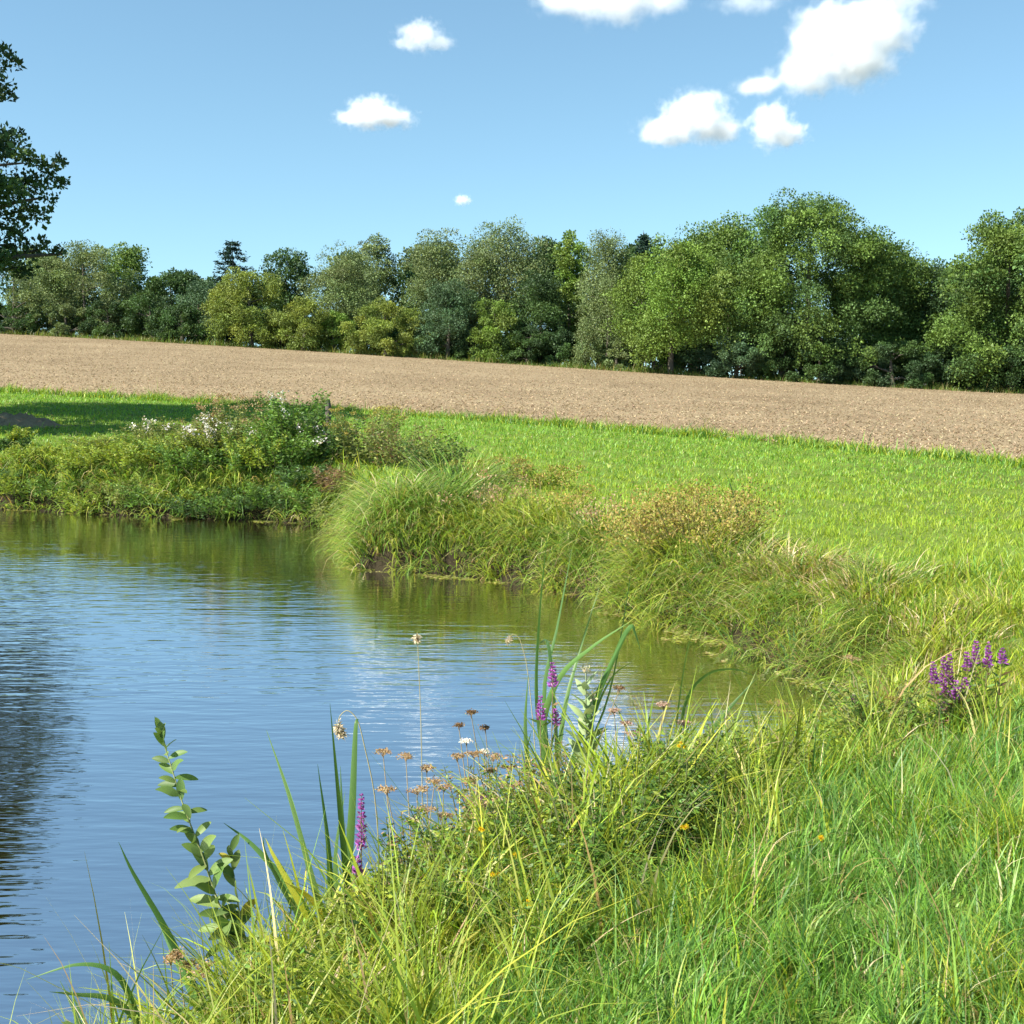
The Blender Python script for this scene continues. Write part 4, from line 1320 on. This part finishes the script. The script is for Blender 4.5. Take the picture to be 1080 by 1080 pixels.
def leafy_shoot():
    """young willow shoot: a bare stem with broad leaves in a spiral"""
    rng = np.random.default_rng(31)
    Y = 4.95
    b = gpos(268, Y)
    root = thing('willow_shoot', b, 'upright broad leaved willow shoot over the water at the lower left', 'plant')
    st = MB()

    def stem(pts, n, Lpx, col, s0=0.2, tipcol=None):
        P0 = np.array([at(px, py, Y + 0.05 * i) for i, (px, py) in enumerate(pts)])
        P0 = np.vstack([[P0[0, 0] + 0.05, P0[0, 1], b[2] - 0.05], P0])
        u = np.linspace(0, 1, 24)
        P = along(P0, u)
        for k in range(2):
            P[1:-1] = (P[:-2] + P[1:-1] * 2 + P[2:]) / 4
        tube(st, P, np.linspace(0.006, 0.0018, 24), np.array([.20, .22, .08]), 6)
        for i in range(n):
            s = s0 + (1 - s0) * (i + 0.5) / n
            p = along(P, np.array([s]))[0]
            a = i * 2.4 + rng.uniform(-1.0, 1.0)
            el = rng.uniform(-0.1, 1.2) if s < 0.9 else rng.uniform(0.9, 1.3)
            D = np.array([math.cos(a) * math.cos(el), 0.6 * math.sin(a) * math.cos(el) - 0.1, math.sin(el)])
            D /= np.linalg.norm(D)
            L = Lpx / F * Y * (1.15 - 0.55 * s) * rng.uniform(0.8, 1.2)
            k = np.linspace(0, 1, 5)[:, None]
            path = p + D * L * k + np.array([0, 0, -0.22 * L]) * k ** 2
            lm = MB()
            c = pal(1, col, None, .12, rng)[0]
            n_ = 9
            tt = np.linspace(0, 1, n_)
            C = np.array([along(path, np.array([q]))[0] for q in tt])
            T = nrm(np.gradient(C, axis=0))
            sdv = nrm(np.cross(T, np.array([rng.normal(0, .5), -0.7, 0.75])))
            up = np.cross(sdv, T)
            wv = (L * 0.33 * np.sin(PI * np.clip(tt * 0.93 + 0.05, 0, 1)) ** 0.75 * 0.5)[:, None]
            V = np.stack([C - sdv * wv + up * wv * 0.35, C, C + sdv * wv + up * wv * 0.35], 1)
            kk = np.arange(n_ - 1)[:, None] * 3 + np.arange(2)[None, :]
            Q = np.stack([kk, kk + 1, kk + 4, kk + 3], -1).reshape(-1, 4)
            lm.add(V.reshape(-1, 3), Q, c)
            lm.build('leaf', M_leaf, root, origin=b, smooth=True)

    WL = [(0.10, 0.17, 0.04), (0.075, 0.13, 0.032), (0.15, 0.22, 0.06)]
    stem([(258, 1000), (232, 960), (215, 905), (193, 850), (178, 800), (167, 768)], 58, 37, WL, 0.12)
    stem([(262, 1005), (252, 960), (246, 920), (243, 895)], 12, 40, list(WL) + [(0.30, 0.25, 0.03)], 0.25)
    stem([(252, 1005), (238, 985), (228, 955)], 7, 40, WL, 0.25)
    st.build('stem', M_stem, root, smooth=True, origin=b)


leafy_shoot()


def mullein():
    rng = np.random.default_rng(32)
    Y = 6.8
    b = gpos(620, Y)
    root = thing('mullein', b, 'pale green mullein with thick upright leaves beside the tallest cattail', 'plant')
    st, lf = MB(), MB()
    for px, py, n in ((618, 708, 17), (625, 735, 10)):
        top = at(px, py, Y)
        u = np.linspace(0, 1, 8)[:, None]
        P = b + (top - b) * u
        tube(st, P, np.linspace(.008, .004, 8), np.array([.2, .24, .12]), 6)
        for i in range(n):
            s = 0.45 + 0.5 * i / n
            p = along(P, np.array([s]))[0]
            a = i * 2.4
            el = 0.75
            D = np.array([math.cos(a) * math.cos(el), math.sin(a) * math.cos(el), math.sin(el)])
            L = 0.16 * (1.2 - 0.8 * (s - 0.4))
            k = np.linspace(0, 1, 4)[:, None]
            ribbon(lf, p + D * L * k + np.array([0, 0, -0.12 * L]) * k ** 2, L * 0.36, pal(1, [(0.30, 0.38, 0.18), (0.24, 0.33, 0.14)], None, .1, rng)[0], facing=D + np.array([0, 0, 1.0]), roll=0.05)
        m = 18
        leaves(lf, top + rng.normal(0, .012, (m, 3)), rng.normal(0, 1, (m, 3)) + np.array([0, 0, 1]), 0.03, 0.015, pal(m, [(0.5, 0.45, 0.3)], None, .15, rng), rng=rng)
    st.build('stem', M_stem, root, smooth=True, origin=b)
    lf.build('leaves', M_leaf, root, origin=b)


mullein()


def loosestrife(label, Y, spikes, seed, foot=None, leafy=18):
    """spikes: (px, py_bottom, py_top) of the purple part"""
    rng = np.random.default_rng(seed)
    fx = foot if foot is not None else spikes[0][0]
    b = gpos(fx, Y)
    root = thing('purple_loosestrife', b, label, 'flower')
    st, lf = MB(), MB()
    for px, y0, y1 in spikes:
        dy = rng.uniform(-.12, .12)
        p0, p1 = at(px, y0, Y + dy), at(px + rng.uniform(-1, 1), y1, Y + dy)
        base = np.array([b[0] + (p0[0] - b[0]) * 0.6, Y + dy, b[2]])
        P = np.vstack([base, (base + p0) / 2 + rng.normal(0, .01, 3), p0, p1])
        tube(st, P, [.004, .0035, .003, .0015], np.array([.16, .13, .06]), 5)
        Ls = np.linalg.norm(p1 - p0)
        m = int(60 + 900 * Ls)
        s = rng.uniform(0, 1, m)
        rad = (0.022 + 0.010 * Y / 7) * (1 - 0.65 * s) * rng.uniform(.4, 1.1, m)
        whorl = np.round(s * Ls / 0.022) * 0.022 / Ls
        a = rng.uniform(0, 2 * PI, m)
        q = p0 + (p1 - p0) * (0.75 * whorl + 0.25 * s)[:, None]
        D = np.stack([np.cos(a), np.sin(a), 0.5 + 0 * a], -1)
        fl = MB()
        leaves(fl, q + D * rad[:, None] * 0.4, D + rng.normal(0, .3, (m, 3)), rad * 1.1, 0.012 + 0 * s, pal(m, P_PURP, None, .2, rng), rng=rng)
        fl.build('flower_spike', M_petal, root, origin=b)
        n = leafy
        s = rng.uniform(0.1, 0.66, n)
        a = rng.uniform(0, 2 * PI, n)
        D = np.stack([np.cos(a), np.sin(a), 0.45 + 0 * a], -1)
        leaves(lf, along(P, s), D, 0.075, 0.016, pal(n, P_LEAF + P_BROWN[:1], None, .15, rng), rng=rng)
    st.build('stem', M_stem, root, origin=b)
    lf.build('leaves', M_leaf, root, origin=b)
    return root


loosestrife('single bright purple loosestrife spike among cattail leaves at the lower left', 5.3, [(381, 898, 838), (377, 925, 905)], 501, 380)
loosestrife('slim purple loosestrife by the tallest cattail', 6.7, [(583, 725, 700), (586, 765, 748), (570, 760, 735)], 502, 578)
loosestrife('fading purple loosestrife in the brown umbels', 6.2, [(512, 868, 842), (508, 850, 838)], 503, 510)
loosestrife('thickest clump of purple loosestrife at the right', 7.3, [(985, 722, 700), (996, 735, 692), (1001, 722, 690), (1008, 738, 718), (996, 752, 722), (1018, 727, 716), (1004, 745, 716)], 504, 1003, 22)
loosestrife('pair of slender purple loosestrife spikes right of the thickest clump', 7.4, [(1029, 700, 676), (1042, 705, 678), (1020, 708, 688), (1057, 700, 684)], 505, 1038, 24)
loosestrife('low scattered purple loosestrife buds at the foot of the inlet', 7.6, [(900, 745, 735), (923, 765, 752), (958, 748, 738), (906, 768, 760)], 506, 920, 30)


def seed_grass(label, Y, pts, head, seed, hook=False):
    rng = np.random.default_rng(seed)
    b = gpos(pts[0][0], Y)
    root = thing('reed_grass', b, label, 'grass stalk')
    st, hd = MB(), MB()
    P = np.array([b] + [at(px, py, Y) for px, py in pts])
    u = np.linspace(0, 1, 30)
    Q = along(P, u)
    for k in range(3):
        Q[1:-1] = (Q[:-2] + Q[1:-1] * 2 + Q[2:]) / 4
    tube(st, Q, np.linspace(.0032, .0014, 30), np.array([.30, .26, .13]), 5)
    m = head[1]
    s = rng.uniform(head[0], 1.0, m)
    D = rng.normal(0, 1, (m, 3)) + np.array([0, 0, -0.5])
    leaves(hd, along(Q, s) + rng.normal(0, head[2], (m, 3)), D, 0.028, 0.008, pal(m, [(0.5, 0.42, 0.30), (0.40, 0.32, 0.22), (0.6, 0.54, 0.42)], None, .15, rng), rng=rng)
    st.build('stem', M_stem, root, origin=b)
    hd.build('seed_head', M_petal, root, origin=b)


seed_grass('lone straight grass stalk with a pale tuft over open water', 6.2, [(446, 880), (444, 760), (440, 664), (440, 674)], (0.95, 60, 0.007), 601)
seed_grass('arching grass stalk with a drooping brown hooked seed head', 5.5, [(398, 845), (385, 790), (378, 758), (366, 747), (357, 756), (356, 768), (362, 775)], (0.80, 190, 0.006), 602)
seed_grass('thin grass stalk curling at the tip left of the tallest cattail', 7.3, [(565, 790), (556, 700), (548, 672), (540, 668), (535, 678)], (0.86, 70, 0.006), 603)


def umbel(label, Y, stalks, seed, cols=P_PINKB, rad=0.04, cat='plant', name='wild_angelica'):
    """stalks: (px, py) of flat seed heads"""
    rng = np.random.default_rng(seed)
    b = gpos(np.mean([s[0] for s in stalks]), Y)
    root = thing(name, b, label, cat)
    st = MB()
    for px, py in stalks:
        e = at(px, py, Y + rng.uniform(-.15, .15))
        base = b + np.array([(e[0] - b[0]) * 0.4, rng.uniform(-.05, .05), 0])
        mid = base + (e - base) * 0.6 + rng.normal(0, .02, 3)
        P = along(np.array([base, mid, e]), np.linspace(0, 1, 9))
        tube(st, P, np.linspace(.004, .002, 9), np.array([.26, .20, .10]), 5)
        hd = MB()
        R = rad * rng.uniform(.7, 1.2)
        for k in range(14):
            a, r = rng.uniform(0, 2 * PI), R * math.sqrt(rng.uniform())
            t = e + np.array([math.cos(a) * r, math.sin(a) * r, 0.016 - 0.12 * r])
            tube(st, [e - np.array([0, 0, .02]), (e + t) / 2 + np.array([0, 0, .004]), t], .0012, np.array([.28, .2, .11]), 3)
            m = 13
            leaves(hd, t + rng.normal(0, 1, (m, 3)) * np.array([.010, .010, .004]), rng.normal(0, 1, (m, 3)) * np.array([1, 1, .5]), 0.011, 0.008, pal(m, cols, None, .18, rng), rng=rng)
        hd.build('seed_head', M_petal, root, origin=b)
    st.build('stem', M_stem, root, origin=b)


umbel('spray of pinkish brown flat seed heads over the open water', 6.1, [(450, 812), (458, 826), (440, 835), (468, 832), (428, 800), (404, 795)], 701)
umbel('taller brown flat seed heads right of the pinkish spray', 6.3, [(482, 800), (500, 797), (520, 800), (536, 812), (516, 815), (495, 825)], 702)
umbel('rusty low seed heads in front of the pinkish spray', 5.9, [(450, 855), (436, 868), (470, 862), (408, 835), (500, 850), (540, 830)], 703)
umbel('dark knobbed thin stalks standing clear above the brown seed heads', 6.6, [(497, 754), (484, 767), (653, 728), (512, 770)], 704, P_BROWN, 0.016)
umbel('white flowered umbel left of the tallest cattail', 6.4, [(492, 784), (511, 795)], 705, P_WHITE, 0.016)
umbel('tan rounded seed heads at the water edge below the inlet', 7.9, [(821, 742), (834, 756), (826, 752), (862, 752)], 706, P_GOLD, 0.06)
umbel('lone flat brown seed head in front of the inlet', 8.6, [(898, 695)], 707, P_PINKB, 0.075)
umbel('yellowish green round seed heads right of the tan ones', 7.4, [(942, 738), (930, 744), (762, 800)], 708, P_GOLD, 0.06)
umbel('brown withered heads at the bottom left of the near bank', 4.5, [(200, 1020), (188, 1010), (210, 1030), (180, 1015), (218, 1022)], 709, P_PINKB, 0.03)
umbel('pink faded heads by the mullein right of the tallest cattail', 6.7, [(648, 752), (660, 765), (668, 775), (700, 745), (722, 765)], 710, [(0.5, 0.33, 0.28), (0.42, 0.3, 0.22)], 0.04)


def yellow_flower(label, px, py, Y, seed):
    rng = np.random.default_rng(seed)
    Y = Y - 0.55
    e = at(px, py, Y)
    b = gpos(px, Y)
    root = thing('yellow_flower', b, label, 'flower', 'yellow flowers in the near bank grass')
    st, hd, ct = MB(), MB(), MB()
    tube(st, along(np.array([b, (b + e) / 2 + rng.normal(0, .015, 3), e]), np.linspace(0, 1, 7)), .0022, np.array([.12, .16, .04]), 5)
    for k in range(3):
        c = e + rng.normal(0, .010, 3)
        a = np.arange(9) / 9 * 2 * PI
        D = np.stack([np.cos(a), -0.5 + 0 * a, np.sin(a)], -1)
        leaves(hd, np.repeat(c[None], 9, 0), D, 0.014, 0.008, pal(9, [(0.80, 0.58, 0.02), (0.85, 0.66, 0.03)], None, .08, rng), rng=rng)
        leaves(ct, np.repeat(c[None] - np.array([0, .004, 0]), 6, 0), rng.normal(0, 1, (6, 3)), 0.006, 0.005, np.array([.5, .26, .02]), rng=rng)
    st.build('stem', M_stem, root, origin=b)
    hd.build('petals', M_petal, root, origin=b)
    ct.build('flower_centre', M_petal, root, origin=b)


yellow_flower('yellow flower below the fading purple loosestrife', 507, 875, 5.6, 801)
yellow_flower('yellow flower in the middle of the near bank leaves', 545, 898, 5.5, 802)
yellow_flower('yellow flower left of the middle one, lower in the leaves', 525, 922, 5.2, 803)
yellow_flower('largest yellow flower, lowest and brightest in the near bank', 554, 955, 4.9, 804)
yellow_flower('yellow flower at the edge of the dark leaf hollow', 724, 870, 5.4, 805)
yellow_flower('tiny orange yellow flower in the green lawn grass', 867, 885, 5.2, 806)
yellow_flower('yellow flower near the top of the tangle under the mullein', 720, 788, 6.2, 807)


# ---------------------------------------------------------------- undergrowth of the near bank
def undergrowth():
    """low tangle of small leaves and arching sedge along the near shore"""
    rng = np.random.default_rng(900)
    n = 3600
    x, y = scatter(n * 5, -0.62, 0.66, 2.6, 10.5, rng)
    sd = pond_sd(x, y)
    k = (sd > -0.05) & (y < 7.6) & (sd < 1.15 + 0.5 * noise2(x, y, 1.4, 61)) & (noise2(x, y, 0.9, 62, 2) + 0.5 * np.exp(-((x - 0.3) ** 2 + (y - 5.6) ** 2) / 1.2) > 0.12)
    x, y, sd = x[k][:n], y[k][:n], sd[k][:n]
    n = len(x)
    z = np.maximum(ground(x, y), -0.05)
    mb = MB()
    # leafy stems
    h = 0.34 * np.where(y > 7.5, 0.7, 1.0) * rng.uniform(0.5, 1.15, n) * (1 + 0.4 * noise2(x, y, 0.8, 63, 2))
    for j in range(13):
        s = rng.uniform(0.15, 1, n)
        a = rng.uniform(0, 2 * PI, n)
        P = np.stack([x + rng.normal(0, .045, n), y + rng.normal(0, .045, n), z + h * s], -1)
        D = np.stack([np.cos(a), np.sin(a), rng.uniform(-.2, .7, n)], -1)
        L = rng.uniform(0.02, 0.05, n)
        leaves(mb, P, D, L, L * 0.34, pal(n, P_LEAF + P_YEL + P_DARK, None, .2, rng), rng=rng)
    tag(mb.build('undergrowth', M_leaf), kind='stuff')


undergrowth()


def near_sedge():
    rng = np.random.default_rng(910)
    x, y = scatter(130000, -0.62, 0.66, 2.4, 10.5, rng)
    sd = pond_sd(x, y)
    q = noise2(x, y, 0.7, 71, 2)
    k = (sd > -0.12) & (y < 7.7 + 0.5 * q) & (sd < 1.0 + 0.7 * q - 0.08 * np.maximum(y - 6, 0)) & (rng.uniform(0, 1, len(x)) < 0.35 + 0.5 * q)
    x, y, sd, q = x[k], y[k], sd[k], q[k]
    n = len(x)
    base = np.stack([x, y, np.maximum(ground(x, y), -0.1) - 0.02], -1)
    c = pal(n, P_SEDGEY, (4, 4, 1.5, 3), .2, rng)
    d = rng.uniform(0, 1, n) < 0.09
    c[d] = pal(int(d.sum()), P_STRAW, None, .2, rng)
    mb = MB()
    az = 2.2 * noise2(x, y, 0.8, 72, 2) * PI + rng.normal(0, .9, n)
    L = (0.36 + 0.16 * q) * np.exp(rng.normal(0, .28, n)) * np.where(y > 7.5, 0.75, 1.0)
    th0 = np.abs(rng.normal(.2, .2, n))
    blades(mb, base, L, np.maximum(0.0105 * rng.uniform(.4, 1.5, n), .0011 * y), az, th0, th0 + np.abs(rng.normal(1.1, .6, n)), c, 6, rng=rng)
    tag(mb.build('bank_grass', M_reed), kind='stuff')


near_sedge()


def far_bank_grass():
    rng = np.random.default_rng(920)
    x, y = scatter(160000, -0.62, 0.62, 9.5, 31, rng)
    sd = pond_sd(x, y)
    k = (sd > -0.02) & (sd < 0.9 + 0.5 * noise2(x, y, 1.5, 76)) & (noise2(x, y, 0.8, 78, 2) > -0.2) & (rng.uniform(0, 1, len(x)) < 0.8)
    x, y, sd = x[k], y[k], sd[k]
    n = len(x)
    base = np.stack([x, y, ground(x, y) - 0.02], -1)
    mb = MB()
    c = pal(n, list(G_YELL) + P_LEAF, None, .22, rng)
    d = rng.uniform(0, 1, n) < 0.05
    c[d] = pal(int(d.sum()), P_STRAW + P_BROWN, None, .2, rng)
    th0 = np.abs(rng.normal(.3, .25, n))
    blades(mb, base, 0.27 * np.exp(rng.normal(0, .3, n)), np.maximum(.010, .0011 * y) + 0 * x, 1.8 * noise2(x, y, 1.3, 73) * PI + rng.normal(0, .9, n), th0, th0 + np.abs(rng.normal(1.2, .6, n)), c, 4, rng=rng)
    tag(mb.build('bank_grass', M_reed), kind='stuff')


far_bank_grass()


def shore_fringe():
    """grass hanging from the steep bank into the water"""
    rng = np.random.default_rng(925)
    x, y = scatter(420000, -0.62, 0.4, 9.8, 29, rng)
    sd = pond_sd(x, y)
    k = (sd > -0.06) & (sd < 0.42) & (noise2(x, y, 0.9, 77, 2) + rng.normal(0, .15, len(x)) > -0.5)
    x, y, sd = x[k], y[k], sd[k]
    # direction towards the water from the slope of the distance field
    e = 0.15
    gxv = (pond_sd(x + e, y) - pond_sd(x - e, y))
    gyv = (pond_sd(x, y + e) - pond_sd(x, y - e))
    az = np.arctan2(-gyv, -gxv) + rng.normal(0, .55, len(x))
    n = len(x)
    base = np.stack([x, y, np.maximum(ground(x, y), 0) - 0.01], -1)
    c = pal(n, P_SEDGEY + P_LEAF + P_SEDGE, None, .25, rng)
    d = rng.uniform(0, 1, n) < 0.09
    c[d] = pal(int(d.sum()), P_STRAW + P_BROWN, None, .2, rng)
    mb = MB()
    th0 = rng.uniform(.2, 1.0, n)
    blades(mb, base, 0.42 * np.exp(rng.normal(0, .35, n)) * (1 + 0.4 * noise2(x, y, 1.5, 74)), np.maximum(.010, .0011 * y) + 0 * x, az, th0, rng.uniform(1.7, 3.0, n), c, 4, rng=rng)
    tag(mb.build('bank_grass', M_reed), kind='stuff')


shore_fringe()


def field_margin():
    """strip of tall yellowish grass at the foot of the wood, straw bits and stubble on the field"""
    rng = np.random.default_rng(930)
    t = rng.uniform(-0.5, 0.5, 26000)
    y = np.polyval(pFy, t) + rng.uniform(-1.2, 2.5, len(t))
    x = t * y
    base = np.stack([x, y, ground(x, y)], -1)
    n = len(x)
    mb = MB()
    blades(mb, base, 0.42 * np.exp(rng.normal(0, .4, n)) * (1 + 0.7 * noise2(x, y, 9, 81)), 0.06, rng.uniform(0, 6.28, n), .15, rng.uniform(.4, 1.3, n), pal(n, P_OLIVE + P_LEAF + [(0.30, 0.26, .1)], None, .2, rng), 2, rng=rng)
    tag(mb.build('margin_grass', M_grass), kind='stuff')
    t = rng.uniform(-0.5, 0.5, 26000)
    y = np.polyval(pLy, t) + rng.normal(0.1, 0.45, len(t))
    x = t * y
    k = noise2(x, y, 2.2, 83) > -0.35
    x, y = x[k], y[k]
    n = len(x)
    mb = MB()
    blades(mb, np.stack([x, y, ground(x, y)], -1), 0.20 * np.exp(rng.normal(0, .35, n)) * (1 + 0.6 * noise2(x, y, 2.5, 82)), 0.04, rng.uniform(0, 6.28, n), .15, rng.uniform(.5, 1.6, n), pal(n, list(G_YELL) + list(G_BRIGHT), None, .15, rng), 2, rng=rng)
    tag(mb.build('margin_grass', M_grass), kind='stuff')
    N = 90000
    t = rng.uniform(-0.52, 0.52, N)
    yl, yf = np.polyval(pLy, t), np.polyval(pFy, t)
    y = yl + (yf - yl) * rng.uniform(0, 1, N) ** 1.3
    x = t * y
    z = ground(x, y) + 0.05
    P = np.stack([x, y, z + rng.uniform(0, .04, N)], -1)
    a = rng.uniform(0, 6.28, N)
    D = np.stack([np.cos(a), np.sin(a), np.abs(rng.normal(0, .5, N))], -1)
    L = rng.uniform(.06, .18, N)
    mb = MB()
    leaves(mb, P, D, L, 0.03 + 0 * L, pal(N, [(0.40, 0.32, 0.20), (0.33, 0.25, 0.15), (0.26, 0.18, 0.11), (0.20, 0.14, 0.085)], None, .2, rng), rng=rng)
    tag(mb.build('stubble', M_dry), kind='stuff')


field_margin()
